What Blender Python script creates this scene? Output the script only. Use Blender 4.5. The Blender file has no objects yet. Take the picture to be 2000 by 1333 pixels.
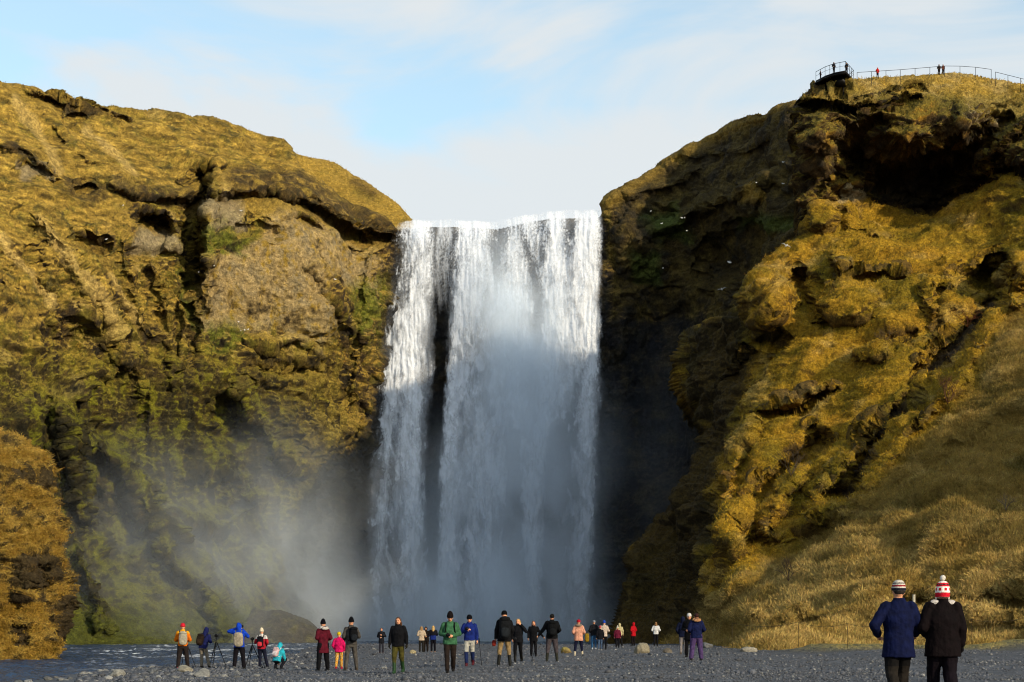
import bpy, bmesh, math, random
import numpy as np
from mathutils import Vector, Matrix, Euler

SC = bpy.context.scene
COL = SC.collection
F = 3437.0            # focal length in photo pixels (photo is 2000 wide)
HY = 1228.0           # photo row of the horizon
EYE = 1.3             # camera height
SUN_AZ, SUN_EL = 43.0, 19.5

def world(px, py, Y):
    return ((px - 1000.0) * Y / F, Y, EYE + (HY - py) * Y / F)

# ------------------------------------------------------------------ noise
_r = np.random.RandomState(7)
_PERM = np.concatenate([_r.permutation(256)] * 3).astype(np.int32)
_g = _r.normal(size=(256, 3)); _g /= np.linalg.norm(_g, axis=1)[:, None]
_GRAD = _g.astype(np.float32)

def pn(P, seed=0):
    P = np.asarray(P, np.float32) + np.float32(seed * 17.31 + 1000.0)
    I = np.floor(P).astype(np.int32); f = P - I
    u = f * f * f * (f * (f * 6 - 15) + 10)
    I &= 255
    out = 0
    for dx in (0, 1):
        wx = u[:, 0] if dx else 1 - u[:, 0]
        for dy in (0, 1):
            wy = u[:, 1] if dy else 1 - u[:, 1]
            for dz in (0, 1):
                wz = u[:, 2] if dz else 1 - u[:, 2]
                h = _PERM[_PERM[_PERM[(I[:, 0] + dx) & 255] + ((I[:, 1] + dy) & 255)] + ((I[:, 2] + dz) & 255)]
                g = _GRAD[h]
                out = out + wx * wy * wz * (g[:, 0] * (f[:, 0] - dx) + g[:, 1] * (f[:, 1] - dy) + g[:, 2] * (f[:, 2] - dz))
    return out * 1.6

def fbm(P, octv=4, seed=0, gain=0.5, lac=2.03):
    P = np.asarray(P, np.float32); a = 1.0; s = 0; t = 0
    for k in range(octv):
        s = s + a * pn(P, seed + k * 3.7); t += a
        P = P * lac; a *= gain
    return s / t

def billow(P, octv=3, seed=0, gain=0.5):
    P = np.asarray(P, np.float32); a = 1.0; s = 0; t = 0
    for k in range(octv):
        s = s + a * np.abs(pn(P, seed + k * 5.1)); t += a
        P = P * 2.1; a *= gain
    return s / t

def sst(a, b, x):
    t = np.clip((x - a) / (b - a), 0, 1); return t * t * (3 - 2 * t)

# ------------------------------------------------------------------ meshes
def mesh_np(name, V, quads=None, tris=None, mat=None, col=None, smooth=True, attrs=None):
    me = bpy.data.meshes.new(name)
    V = np.asarray(V, np.float32)
    nq = 0 if quads is None else len(quads); nt = 0 if tris is None else len(tris)
    me.vertices.add(len(V)); me.vertices.foreach_set('co', V.ravel())
    loops = []
    if nq: loops.append(np.asarray(quads, np.int32).ravel())
    if nt: loops.append(np.asarray(tris, np.int32).ravel())
    L = np.concatenate(loops)
    me.loops.add(len(L)); me.loops.foreach_set('vertex_index', L)
    me.polygons.add(nq + nt)
    st = np.concatenate([np.arange(nq) * 4, nq * 4 + np.arange(nt) * 3]).astype(np.int32)
    me.polygons.foreach_set('loop_start', st)
    if smooth: me.polygons.foreach_set('use_smooth', np.ones(nq + nt, bool))
    if col is not None:
        a = me.color_attributes.new('Col', 'FLOAT_COLOR', 'POINT')
        c = np.ones((len(V), 4), np.float32); c[:, :col.shape[1]] = col
        a.data.foreach_set('color', c.ravel())
    for k, v in (attrs or {}).items():
        a = me.attributes.new(k, 'FLOAT', 'POINT'); a.data.foreach_set('value', np.asarray(v, np.float32))
    me.update(calc_edges=True); me.validate()
    if mat: me.materials.append(mat)
    return me

def link(name, me, parent=None, kind=None):
    o = bpy.data.objects.new(name, me); COL.objects.link(o)
    if parent is not None: o.parent = parent
    if kind: o['kind'] = kind
    return o

def tag(o, label=None, cat=None, group=None, kind=None):
    if label: o['label'] = label
    if cat: o['category'] = cat
    if group: o['group'] = group
    if kind: o['kind'] = kind
    return o

# ------------------------------------------------------------------ materials
def new_mat(name):
    m = bpy.data.materials.new(name); m.use_nodes = True
    nt = m.node_tree
    b = nt.nodes['Principled BSDF']
    return m, nt, b

def N(nt, t, **kw):
    n = nt.nodes.new(t)
    for k, v in kw.items(): setattr(n, k, v)
    return n

def terrain_mat(name, bump_scale, bump_str, var=0.35, rough=0.95, fine=3.0, spec=0.15):
    """vertex colour (albedo, with some shade painted in) broken up by fine procedural noise plus bump"""
    m, nt, b = new_mat(name)
    at = N(nt, 'ShaderNodeAttribute', attribute_name='Col')
    tc = N(nt, 'ShaderNodeTexCoord')
    n1 = N(nt, 'ShaderNodeTexNoise'); n1.inputs['Scale'].default_value = fine; n1.inputs['Detail'].default_value = 5; n1.inputs['Roughness'].default_value = 0.65
    nt.links.new(tc.outputs['Object'], n1.inputs['Vector'])
    mr = N(nt, 'ShaderNodeMapRange'); mr.inputs[1].default_value = 0.3; mr.inputs[2].default_value = 0.7
    mr.inputs[3].default_value = 1 - var; mr.inputs[4].default_value = 1 + var
    nt.links.new(n1.outputs['Fac'], mr.inputs[0])
    n3 = N(nt, 'ShaderNodeTexNoise'); n3.inputs['Scale'].default_value = fine * 3.1; n3.inputs['Detail'].default_value = 4; n3.inputs['Roughness'].default_value = 0.7
    nt.links.new(tc.outputs['Object'], n3.inputs['Vector'])
    mr2 = N(nt, 'ShaderNodeMapRange'); mr2.inputs[1].default_value = 0.35; mr2.inputs[2].default_value = 0.65
    mr2.inputs[3].default_value = 1 - var * .8; mr2.inputs[4].default_value = 1 + var * .8
    nt.links.new(n3.outputs['Fac'], mr2.inputs[0])
    mm = N(nt, 'ShaderNodeMath', operation='MULTIPLY'); nt.links.new(mr.outputs[0], mm.inputs[0]); nt.links.new(mr2.outputs[0], mm.inputs[1])
    mx = N(nt, 'ShaderNodeVectorMath', operation='SCALE')
    nt.links.new(at.outputs['Color'], mx.inputs[0]); nt.links.new(mm.outputs[0], mx.inputs['Scale'])
    nt.links.new(mx.outputs[0], b.inputs['Base Color'])
    n2 = N(nt, 'ShaderNodeTexNoise'); n2.inputs['Scale'].default_value = bump_scale; n2.inputs['Detail'].default_value = 6; n2.inputs['Roughness'].default_value = 0.7
    nt.links.new(tc.outputs['Object'], n2.inputs['Vector'])
    bp = N(nt, 'ShaderNodeBump'); bp.inputs['Strength'].default_value = bump_str; bp.inputs['Distance'].default_value = 0.5
    nt.links.new(n2.outputs['Fac'], bp.inputs['Height']); nt.links.new(bp.outputs['Normal'], b.inputs['Normal'])
    b.inputs['Roughness'].default_value = rough; b.inputs['Specular IOR Level'].default_value = spec
    return m

def blade_mat(name):
    m, nt, b = new_mat(name)
    at = N(nt, 'ShaderNodeAttribute', attribute_name='Col')
    nt.links.new(at.outputs['Color'], b.inputs['Base Color'])
    b.inputs['Roughness'].default_value = 0.9; b.inputs['Specular IOR Level'].default_value = 0.1
    return m

M_CLIFF = terrain_mat('moss_rock', 2.2, 1.0, 0.5, fine=1.8)
M_SLOPE = terrain_mat('grass_soil', 2.6, 1.0, 0.5, fine=2.4)
M_BLADE = blade_mat('grass_blades')

# ------------------------------------------------------------------ sculpting tools
def tps_fit(ctrl, lam=1e-4):
    c = np.array(ctrl, float); xy = c[:, :2] / 1000.0; v = c[:, 2]
    n = len(c)
    d2 = ((xy[:, None] - xy[None]) ** 2).sum(-1)
    K = 0.5 * d2 * np.log(d2 + 1e-12) + lam * np.eye(n)
    A = np.zeros((n + 3, n + 3)); A[:n, :n] = K; A[:n, n] = 1; A[:n, n + 1:] = xy; A[n:, :n] = A[:n, n:].T
    w = np.linalg.solve(A, np.concatenate([v, np.zeros(3)]))
    def f(px, py):
        q = np.stack([px, py], -1) / 1000.0; out = np.empty(len(q))
        for s in range(0, len(q), 60000):
            qq = q[s:s + 60000]
            e = ((qq[:, None] - xy[None]) ** 2).sum(-1)
            out[s:s + 60000] = (0.5 * e * np.log(e + 1e-12)) @ w[:n] + w[n] + qq @ w[n + 1:]
        return out
    return f

def poly_dist(px, py, poly, closed=True):
    P = np.stack([px, py], -1).astype(np.float32); pts = np.array(poly, np.float32)
    best = np.full(len(P), 1e9, np.float32); near = np.zeros_like(P); inside = np.zeros(len(P), bool)
    n = len(pts)
    for i in range(n if closed else n - 1):
        a = pts[i]; b = pts[(i + 1) % n]; ab = b - a
        t = np.clip(((P - a) @ ab) / max(float(ab @ ab), 1e-9), 0, 1)
        q = a + t[:, None] * ab
        d = np.sqrt(((P - q) ** 2).sum(-1)); m = d < best
        best[m] = d[m]; near[m] = q[m]
        if a[1] != b[1]:
            c = ((a[1] > P[:, 1]) != (b[1] > P[:, 1])) & (P[:, 0] < (b[0] - a[0]) * (P[:, 1] - a[1]) / (b[1] - a[1]) + a[0])
            inside ^= c
    return best, near, inside

def soft_poly(px, py, poly, soft, warp=None):
    if warp is not None: px = px + warp[0]; py = py + warp[1]
    d, _, ins = poly_dist(px, py, poly)
    d = np.where(ins, d, -d)
    return sst(-soft, soft, d)

def blob(px, py, cx, cy, rx, ry, ang=0, p=2.0):
    a = math.radians(ang); dx = px - cx; dy = py - cy
    u = (dx * math.cos(a) + dy * math.sin(a)) / rx; v = (-dx * math.sin(a) + dy * math.cos(a)) / ry
    r = (np.abs(u) ** p + np.abs(v) ** p) ** (1 / p)
    return 1 - sst(0.45, 1.25, r)

def feats_depth(px, py, feats, wx, wy):
    """sum of bumps (+ towards the viewer, metres) along blobs and polylines"""
    out = np.zeros(len(px)); x = px + wx; y = py + wy
    for f in feats:
        if f[0] == 'b':
            out += f[6] * blob(x, y, *f[1:6])
        else:
            d, _, _ = poly_dist(x, y, f[1], closed=False)
            out += f[3] * (1 - sst(0.15 * f[2], f[2], d))
    return out

FAMP = 1.0
def sheet(poly, ctrl, box, step, feats, disp, rnd=(14, 2.0), wrap=5, back=22.0, seed=0, fall=.02, view=(-40, 2040)):
    x0, x1, y0, y1 = box
    gx = np.arange(max(x0, view[0]), min(x1, view[1]) + .1, step)      # finer where the photo looks, coarser beyond its sides
    if x0 < view[0]: gx = np.concatenate([np.arange(x0, view[0] - 1, step * 4), gx])
    if x1 > view[1]: gx = np.concatenate([gx, np.arange(gx[-1] + step * 4, x1 + .1, step * 4)])
    gy = np.arange(y0, y1 + .1, step)
    nx, ny = len(gx), len(gy)
    px, py = [a.ravel().astype(np.float64) for a in np.meshgrid(gx, gy)]
    d, near, ins = poly_dist(px, py, poly)
    d = np.where(ins, d, -d)
    keep = d > -(wrap + .5) * step
    qx = np.where(ins, px, near[:, 0]); qy = np.where(ins, py, near[:, 1])
    Y = tps_fit(ctrl)(qx, qy)
    wp = np.stack([qx / 60, qy / 60, np.zeros_like(qx)], -1)
    wx = fbm(wp, 4, seed + 11) * 26; wy = fbm(wp, 4, seed + 23) * 26
    Y -= feats_depth(qx, qy, feats, wx, wy)
    r, R = rnd
    t = np.clip(1 - d / r, 0, 1); t = np.where(ins, t, 1)
    Y += R * (1 - np.sqrt(np.clip(1 - t * t, 0, 1)))
    X = (qx - 1000) * Y / F; Z = EYE + (HY - qy) * Y / F
    e = np.clip(-d / (wrap * step), 0, 1.1); e = np.where(ins, 0, e)
    bk = back * e ** 1.5
    X = X + bk * (X / Y); Y = Y + bk; Z = Z - fall * bk
    V = np.stack([X, Y, Z], -1)
    def normals(V):
        G = V.reshape(ny, nx, 3)
        du = np.gradient(G, axis=1); dv = np.gradient(G, axis=0)
        n = np.cross(dv, du).reshape(-1, 3); n /= np.linalg.norm(n, axis=1)[:, None] + 1e-9
        return n
    Nn = normals(V)
    # smooth the base normal direction: push mostly along it, damped on the folded back part
    h = disp(V, Nn, qx, qy)
    V = V + Nn * (h * (1 - 0.7 * np.clip(e, 0, 1)))[:, None]
    Nn = normals(V)
    idx = np.arange(nx * ny).reshape(ny, nx)
    a, b, c, dd = idx[:-1, :-1], idx[:-1, 1:], idx[1:, 1:], idx[1:, :-1]
    ok = keep[a] & keep[b] & keep[c] & keep[dd]
    Q = np.stack([dd[ok], c[ok], b[ok], a[ok]], -1)
    used = np.zeros(nx * ny, bool); used[Q.ravel()] = True
    remap = np.cumsum(used) - 1
    return dict(V=V[used], N=Nn[used], Q=remap[Q], px=qx[used], py=qy[used], h=h[used], front=(d[used] > 0))

def ledge(t, sharp=.16):
    """saw profile: swells downwards to a lip, then cuts back under it"""
    f = t - np.floor(t)
    return np.where(f < sharp, f / sharp, 1 - (f - sharp) / (1 - sharp)) - .5

def ridged(P, octv=4, seed=0):
    return 1 - 2 * billow(P, octv, seed)

def lerp(a, b, t): return a + (b - a) * np.asarray(t)[:, None]
C = lambda *v: np.array(v, np.float32)
GOLD = C(.275, .173, .029); STRAW = C(.38, .26, .079); OLIVE = C(.125, .096, .014); MOSS = C(.15, .13, .009)
GREEN = C(.085, .10, .010); RUST = C(.20, .10, .014); BROWN = C(.065, .039, .013); DARK = C(.018, .014, .009); PALE = C(.30, .21, .085); GREYR = C(.20, .155, .085)

def tufts(name, S, w, n, length, width, blades, seed, hang=0.2, colf=None, kind='stuff', tint=None):
    """many separate grass blades rooted on a sculpted sheet, one object (ground cover)"""
    rs = np.random.RandomState(seed)
    # area-weighted pick of points on faces
    V, Q = S['V'], S['Q']
    fc = V[Q].mean(1); ar = np.linalg.norm(np.cross(V[Q[:, 2]] - V[Q[:, 0]], V[Q[:, 3]] - V[Q[:, 1]]), axis=1)
    dist = np.linalg.norm(fc, axis=1)
    facing = np.clip(-(S['N'][Q[:, 0]] * fc).sum(1) / dist, 0.05, 1)
    pw = ar * w[Q].mean(1) * facing / dist ** 2
    pw = pw / pw.sum()
    k = rs.choice(len(Q), n, p=pw)
    ab = rs.rand(n, 2)
    A = V[Q[k, 0]]; B = V[Q[k, 1]]; D = V[Q[k, 3]]; Cc = V[Q[k, 2]]
    u, v = ab[:, :1], ab[:, 1:]
    P = A * (1 - u) * (1 - v) + B * u * (1 - v) + Cc * u * v + D * (1 - u) * v
    nn = S['N'][Q[k, 0]]
    base = colf[Q[k, 0]]
    P = np.repeat(P, blades, 0); nn = np.repeat(nn, blades, 0); base = np.repeat(base, blades, 0)
    tl = np.repeat(rs.uniform(.5, 1.3, n), blades); m = n * blades
    up = np.array([0, 0, 1.0])
    lean = rs.normal(size=(m, 3)) * 0.4
    wind = fbm(P / 2.5, 2, seed + 50)
    comb = np.stack([wind * 1.2, 0 * wind, 0 * wind], -1)
    P = P + rs.normal(size=(m, 3)) * length * np.array([.6, .6, .25])
    dirv = nn * 0.55 + up * (0.75 - hang) + lean + comb
    dirv /= np.linalg.norm(dirv, axis=1)[:, None]
    L = length * tl * rs.uniform(.6, 1.15, m)
    W = width * rs.uniform(.6, 1.3, m)
    side = np.cross(dirv, rs.normal(size=(m, 3))); side /= np.linalg.norm(side, axis=1)[:, None]
    P = P + lean * 0.25 * length - nn * 0.04 * length
    tipd = dirv + np.array([0, 0, -1.0]) * (0.35 + hang) + lean * .6
    mid = P + dirv * (L * .55)[:, None]
    tip = mid + tipd / np.linalg.norm(tipd, axis=1)[:, None] * (L * .5)[:, None]
    s = side * W[:, None] * .5
    VV = np.stack([P - s, P + s, mid + s * .8, mid - s * .8, tip], 1).reshape(-1, 3)
    i0 = np.arange(m)[:, None] * 5
    quads = i0 + np.array([[0, 1, 2, 3]]); tris = i0 + np.array([[3, 2, 4]])
    cv = base * rs.uniform(.65, 1.4, (m, 1)) * (1 + rs.normal(size=(m, 3)) * .05)
    if tint is not None: cv = cv * tint
    cc = np.repeat(cv, 5, 0)
    me = mesh_np(name, VV, quads, tris, M_BLADE, np.clip(cc, 0.003, .8))
    return link(name, me, kind=kind)
ANCH = [(-12.5, 65, -.2), (-9.6, 65, -.2), (-12, 80, -.3), (-6, 58, -.12), (-3.4, 54, -.12), (-1.9, 52, 0), (0, 60, .03), (1.6, 68, .05), (3.4, 86, 0), (6.5, 64, .12), (5.5, 25, .15), (8, 45, .12), (14, 60, .2), (20, 80, .3), (10, 100, .1), (3, 140, -.05), (-10, 110, -.2), (-5, 93, 0), (-14, 54, -.3), (30, 90, .4)]
def ground_h(x, y):
    x = np.asarray(x, float); y = np.asarray(y, float)
    num = np.zeros_like(x); den = np.full_like(x, 1e-6)
    for (a, b, h) in ANCH:
        w = np.exp(-((x - a) / 2.6) ** 2 - ((y - b) / (2 + b * .06)) ** 2)
        num += w * h; den += w
    g = num / (den + .08)
    # falls away into the river on the left and into the pool at the far end
    xs = -13.2 + 1.6 * np.sin(y / 13.0) + np.where(y > 90, (y - 90) * .0, 0)
    g -= .75 * sst(0.6, -4.5, x - xs)
    g -= 1.0 * sst(148, 168, y)
    # rises into the hillside on the right
    g += .5 * sst(104, 118, y) * sst(20, 30, x)
    return g

# ================================================================== PEOPLE
def lin(h, k=.54):
    h = h.lstrip('#'); v = [int(h[i:i + 2], 16) / 255 for i in (0, 2, 4)]
    return np.array([(x / 12.92 if x <= .04045 else ((x + .055) / 1.055) ** 2.4) * k for x in v], np.float32)

def cloth_mat(name, scale, strength, rough):
    m, nt, b = new_mat(name)
    at = N(nt, 'ShaderNodeAttribute', attribute_name='Col'); tc = N(nt, 'ShaderNodeTexCoord')
    n = N(nt, 'ShaderNodeTexNoise'); n.inputs['Scale'].default_value = scale; n.inputs['Detail'].default_value = 4
    nt.links.new(tc.outputs['Object'], n.inputs['Vector'])
    mr = N(nt, 'ShaderNodeMapRange'); mr.inputs[1].default_value = .3; mr.inputs[2].default_value = .7; mr.inputs[3].default_value = .62; mr.inputs[4].default_value = 1.3
    nt.links.new(n.outputs['Fac'], mr.inputs[0])
    v = N(nt, 'ShaderNodeVectorMath', operation='SCALE'); nt.links.new(at.outputs['Color'], v.inputs[0]); nt.links.new(mr.outputs[0], v.inputs['Scale'])
    nt.links.new(v.outputs[0], b.inputs['Base Color'])
    bp = N(nt, 'ShaderNodeBump'); bp.inputs['Strength'].default_value = strength; bp.inputs['Distance'].default_value = .02
    nt.links.new(n.outputs['Fac'], bp.inputs['Height']); nt.links.new(bp.outputs[0], b.inputs['Normal'])
    b.inputs['Roughness'].default_value = rough; b.inputs['Specular IOR Level'].default_value = .08
    return m
M_CLOTH = cloth_mat('woven_cloth', 11, 1.0, .85)
M_KNIT = cloth_mat('knit', 60, .6, .95)
M_SKIN = cloth_mat('skin', 30, .1, .55)
M_HAIR = cloth_mat('hair', 45, .6, .6)
M_RUBBER = cloth_mat('rubber', 20, .2, .45)
M_METAL = cloth_mat('dark_metal', 20, .1, .4)

def cap(p0, r0, p1, r1, seg=10, flat=None):
    """closed tapered capsule"""
    p0 = np.array(p0, float); p1 = np.array(p1, float); ax = p1 - p0; L = np.linalg.norm(ax)
    ax = ax / L if L > 1e-6 else np.array([0, 0, 1.0])
    u = np.cross(ax, [0, 1, 0] if abs(ax[1]) < .9 else [1, 0, 0]); u /= np.linalg.norm(u); v = np.cross(ax, u)
    rings = []
    for t in np.linspace(-90, 0, 5)[1:]: rings.append((p0 + ax * r0 * math.sin(math.radians(t)), r0 * math.cos(math.radians(t))))
    for t in np.linspace(0, 90, 5)[:-1]: rings.append((p1 + ax * r1 * math.sin(math.radians(t)), r1 * math.cos(math.radians(t))))
    a = np.arange(seg) * 2 * math.pi / seg
    V = [p0 - ax * r0]
    for c, r in rings:
        V += list(c + r * (np.cos(a)[:, None] * u + np.sin(a)[:, None] * v))
    V.append(p1 + ax * r1)
    V = np.array(V); n = len(rings); T = []
    for i in range(seg): T.append((0, 1 + (i + 1) % seg, 1 + i))
    for k in range(n - 1):
        for i in range(seg):
            a0 = 1 + k * seg + i; a1 = 1 + k * seg + (i + 1) % seg; b0 = a0 + seg; b1 = a1 + seg
            T += [(a0, a1, b1), (a0, b1, b0)]
    e = len(V) - 1
    for i in range(seg): T.append((e, 1 + (n - 1) * seg + i, 1 + (n - 1) * seg + (i + 1) % seg))
    return V, np.array(T)
EV, ET = None, None
def ell(c, r):
    global EV, ET
    if EV is None: EV, ET = ico_(3)
    return EV * np.array(r) + np.array(c), ET
def ico_(sub):
    bm = bmesh.new(); bmesh.ops.create_icosphere(bm, subdivisions=sub, radius=1)
    V = np.array([v.co[:] for v in bm.verts]); T = np.array([[v.index for v in f.verts] for f in bm.faces]); bm.free()
    return V, T
def loft(rings, seg=20, p=2.3):
    """closed stack of superelliptic rings (x, y, z, rx, ry)"""
    a = np.arange(seg) * 2 * math.pi / seg; ca, sa = np.cos(a), np.sin(a)
    ex = np.sign(ca) * np.abs(ca) ** (2 / p); ey = np.sign(sa) * np.abs(sa) ** (2 / p)
    V = []
    for (x, y, z, rx, ry) in rings: V += list(np.stack([x + rx * ex, y + ry * ey, np.full(seg, z)], -1))
    V.append(np.array(rings[0][:3])); V.append(np.array(rings[-1][:3])); n = len(rings); T = []
    for k in range(n - 1):
        for i in range(seg):
            a0 = k * seg + i; a1 = k * seg + (i + 1) % seg
            T += [(a0, a1, a1 + seg), (a0, a1 + seg, a0 + seg)]
    for i in range(seg):
        T.append((n * seg, (i + 1) % seg, i)); T.append((n * seg + 1, (n - 1) * seg + i, (n - 1) * seg + (i + 1) % seg))
    return np.array(V), np.array(T)
def rbox(c, h, p=4):
    """rounded box, half sizes h"""
    V, T = ell((0, 0, 0), (1, 1, 1))
    r = (np.abs(V) ** p).sum(1) ** (1 / p)
    return V / r[:, None] * np.array(h) + np.array(c), T
def weld(parts, voxel, smooth=4):
    """one continuous surface grown from overlapping closed pieces"""
    Vs, Ts, o = [], [], 0
    for V, T in parts: Vs.append(V); Ts.append(T + o); o += len(V)
    me = mesh_np('tmp', np.concatenate(Vs), None, np.concatenate(Ts))
    ob = bpy.data.objects.new('tmp', me); COL.objects.link(ob)
    m = ob.modifiers.new('r', 'REMESH'); m.mode = 'VOXEL'; m.voxel_size = voxel; m.use_smooth_shade = True
    if smooth:
        s = ob.modifiers.new('s', 'SMOOTH'); s.factor = .5; s.iterations = smooth
    dg = bpy.context.evaluated_depsgraph_get(); ev = ob.evaluated_get(dg)
    out = bpy.data.meshes.new_from_object(ev)
    bpy.data.objects.remove(ob); bpy.data.meshes.remove(me)
    return out
def vget(me):
    V = np.empty(len(me.vertices) * 3, np.float32); me.vertices.foreach_get('co', V); return V.reshape(-1, 3)
def nget(me):
    V = np.empty(len(me.vertices) * 3, np.float32); me.vertices.foreach_get('normal', V); return V.reshape(-1, 3)
def finish(name, me, colour, mat, parent, wrinkle=0, seed=0):
    V = vget(me)
    if wrinkle:
        n = fbm(np.stack([V[:, 0] / .10, V[:, 1] / .10, V[:, 2] / .22], -1), 3, seed, .6) + .5 * fbm(np.stack([V[:, 0] / .2 + V[:, 2] / .12, V[:, 1] / .2, V[:, 2] / .3], -1), 3, seed + 1)
        V = V + nget(me) * (n * wrinkle)[:, None]; me.vertices.foreach_set('co', V.astype(np.float32).ravel())
    c = colour(V) if callable(colour) else np.tile(np.asarray(colour, np.float32), (len(V), 1))
    at = me.color_attributes.get('Col') or me.color_attributes.new('Col', 'FLOAT_COLOR', 'POINT')
    cc = np.ones((len(V), 4), np.float32); cc[:, :3] = c; at.data.foreach_set('color', cc.ravel())
    me.polygons.foreach_set('use_smooth', np.ones(len(me.polygons), bool)); me.update()
    me.materials.clear(); me.materials.append(mat); me.name = name
    return link(name, me, parent)

ARM = dict(down=((.255, -.03, 1.15), (.275, .04, .91)), belly=((.275, -.04, 1.16), (.07, .22, 1.10)), chest=((.30, .03, 1.17), (.06, .25, 1.27)), face=((.31, .15, 1.26), (.07, .20, 1.54)), high=((.42, .06, 1.45), (.10, .19, 1.58)),
           pocket=((.29, -.06, 1.15), (.22, .10, .97)), reach=((.33, .0, 1.17), (.50, .06, .97)), tripod=((.28, .06, 1.14), (.17, .30, 1.12)), ear=((.35, .10, 1.25), (.14, .11, 1.54)), low=((.265, .0, 1.15), (.22, .12, .93)), bent=((.285, -.06, 1.16), (.20, .17, 1.06)), hip=((.36, -.05, 1.17), (.25, .17, 1.04)), link=((.30, .0, 1.17), (.30, .20, 1.05)), ground=((.24, .22, 1.12), (.16, .40, .95)))
LEG = dict(stand=(((.10, .01, .50), (.11, 0, .09)), ((-.10, .01, .50), (-.11, 0, .09))), wide=(((.15, .02, .50), (.19, .0, .09)), ((-.15, .02, .50), (-.19, .0, .09))), walk=(((.10, .15, .52), (.09, .21, .09)), ((-.10, -.01, .50), (-.10, -.26, .13))),
           stride=(((.11, .20, .53), (.10, .30, .09)), ((-.10, -.02, .51), (-.10, -.33, .16))), stepl=(((.10, .0, .50), (.10, -.24, .13)), ((-.10, .15, .52), (-.09, .2, .09))), crouch=(((.20, .34, .44), (.15, .02, .09)), ((-.20, .34, .44), (-.15, .02, .09))), lean=(((.17, .03, .50), (.25, .06, .09)), ((-.08, .02, .50), (-.09, 0, .09))))
SKIN = lin('#c98f6e', .85)
PEOPLE_Z = []
def person(px, feet, Y, H, rot, label, jacket, trousers, hem=.86, hat=None, hair=None, arms=('down', 'down'), legs='stand', pitch=0, roll=0, loose=1.0, boots='#15130f', boot_h=.16, hood=None, gloves=None, head_turn=0, head_nod=0, group='people on the beach', voxel=None, at=None, jac_k=1.0, collar=True, sleeves=None, fur=None):
    k = H / 1.75
    if at is None: x, y, _ = world(px, feet, Y); z = float(ground_h(np.array([x]), np.array([y]))[0])
    else: x, y, z = at
    vx = voxel or (.0085 if Y < 35 else .011 if Y < 75 else .016)
    root = bpy.data.objects.new('person', None); COL.objects.link(root)
    root.location = (x, y, z + .012); root.rotation_euler = (0, 0, math.radians(rot)); root.scale = (k, k, k)
    tag(root, label, 'person', group)
    pz = .52 if legs == 'crouch' else 0.0
    cp, sp = math.cos(math.radians(pitch)), math.sin(math.radians(pitch)); cr_, sr_ = math.cos(math.radians(roll)), math.sin(math.radians(roll))
    def T(p):                     # torso space -> posed (bend about the hips)
        p = np.atleast_2d(np.array(p, float)); q = p - [0, 0, .95]
        yy = q[:, 1] * cp + q[:, 2] * sp; zz = -q[:, 1] * sp + q[:, 2] * cp
        xx = q[:, 0] * cr_ + zz * sr_; zz = -q[:, 0] * sr_ + zz * cr_
        return np.stack([xx, yy - (.10 if pz else 0), zz + .95 - pz], -1)
    def t1(p): return T(p)[0]
    hn = math.radians(head_nod); ht = math.radians(head_turn)
    def Hd(p):                    # head space (about the neck) -> posed
        p = np.atleast_2d(np.array(p, float)); q = p - [0, 0, 1.52]
        q = np.stack([q[:, 0] * math.cos(ht) + q[:, 1] * math.sin(ht), -q[:, 0] * math.sin(ht) + q[:, 1] * math.cos(ht), q[:, 2]], -1)
        q = np.stack([q[:, 0], q[:, 1] * math.cos(hn) + q[:, 2] * math.sin(hn), -q[:, 1] * math.sin(hn) + q[:, 2] * math.cos(hn)], -1)
        return T(q + [0, 0, 1.52])
    mh = lambda VT: (Hd(VT[0]), VT[1])
    mt = lambda VT: (T(VT[0]), VT[1])
    # --- skeleton
    J = {}
    for s, nm in ((1, 'R'), (-1, 'L')):
        e, w_ = ARM[arms[0 if s < 0 else 1]]
        J['sh' + nm] = t1((s * .175, 0, 1.425)); J['el' + nm] = t1((s * e[0], e[1], e[2])); J['wr' + nm] = t1((s * w_[0], w_[1], w_[2]))
        kn, an = LEG[legs][0 if s > 0 else 1]
        J['hip' + nm] = t1((s * .09, 0, .92)); J['kn' + nm] = np.array(kn); J['an' + nm] = np.array(an)
    # --- body: one continuous skin
    parts = [mt(loft([(0, 0, .86, .12, .09), (0, 0, .95, .165, .115), (0, 0, 1.10, .14, .10), (0, 0, 1.28, .165, .115), (0, 0, 1.42, .17, .09), (0, -.01, 1.49, .07, .065)])),
             cap(t1((0, -.01, 1.44)), .062, Hd((0, .005, 1.58))[0], .056), mh(ell((0, .01, 1.655), (.076, .095, .108))), mh(ell((0, .045, 1.59), (.055, .05, .05))),
             mh(cap((0, .098, 1.655), .011, (0, .118, 1.625), .016)), mh(ell((.078, .0, 1.64), (.012, .02, .032))), mh(ell((-.078, .0, 1.64), (.012, .02, .032))), mh(ell((0, .088, 1.598), (.026, .012, .010))), mh(ell((0, .085, 1.69), (.055, .02, .012)))]
    for nm in 'RL':
        parts += [cap(J['sh' + nm], .056, J['el' + nm], .043), cap(J['el' + nm], .042, J['wr' + nm], .028), cap(J['hip' + nm], .088, J['kn' + nm], .056), cap(J['kn' + nm], .058, J['an' + nm], .040), cap(J['an' + nm] + [0, -.03, -.04], .034, J['an' + nm] + [0, .15, -.06], .028)]
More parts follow.
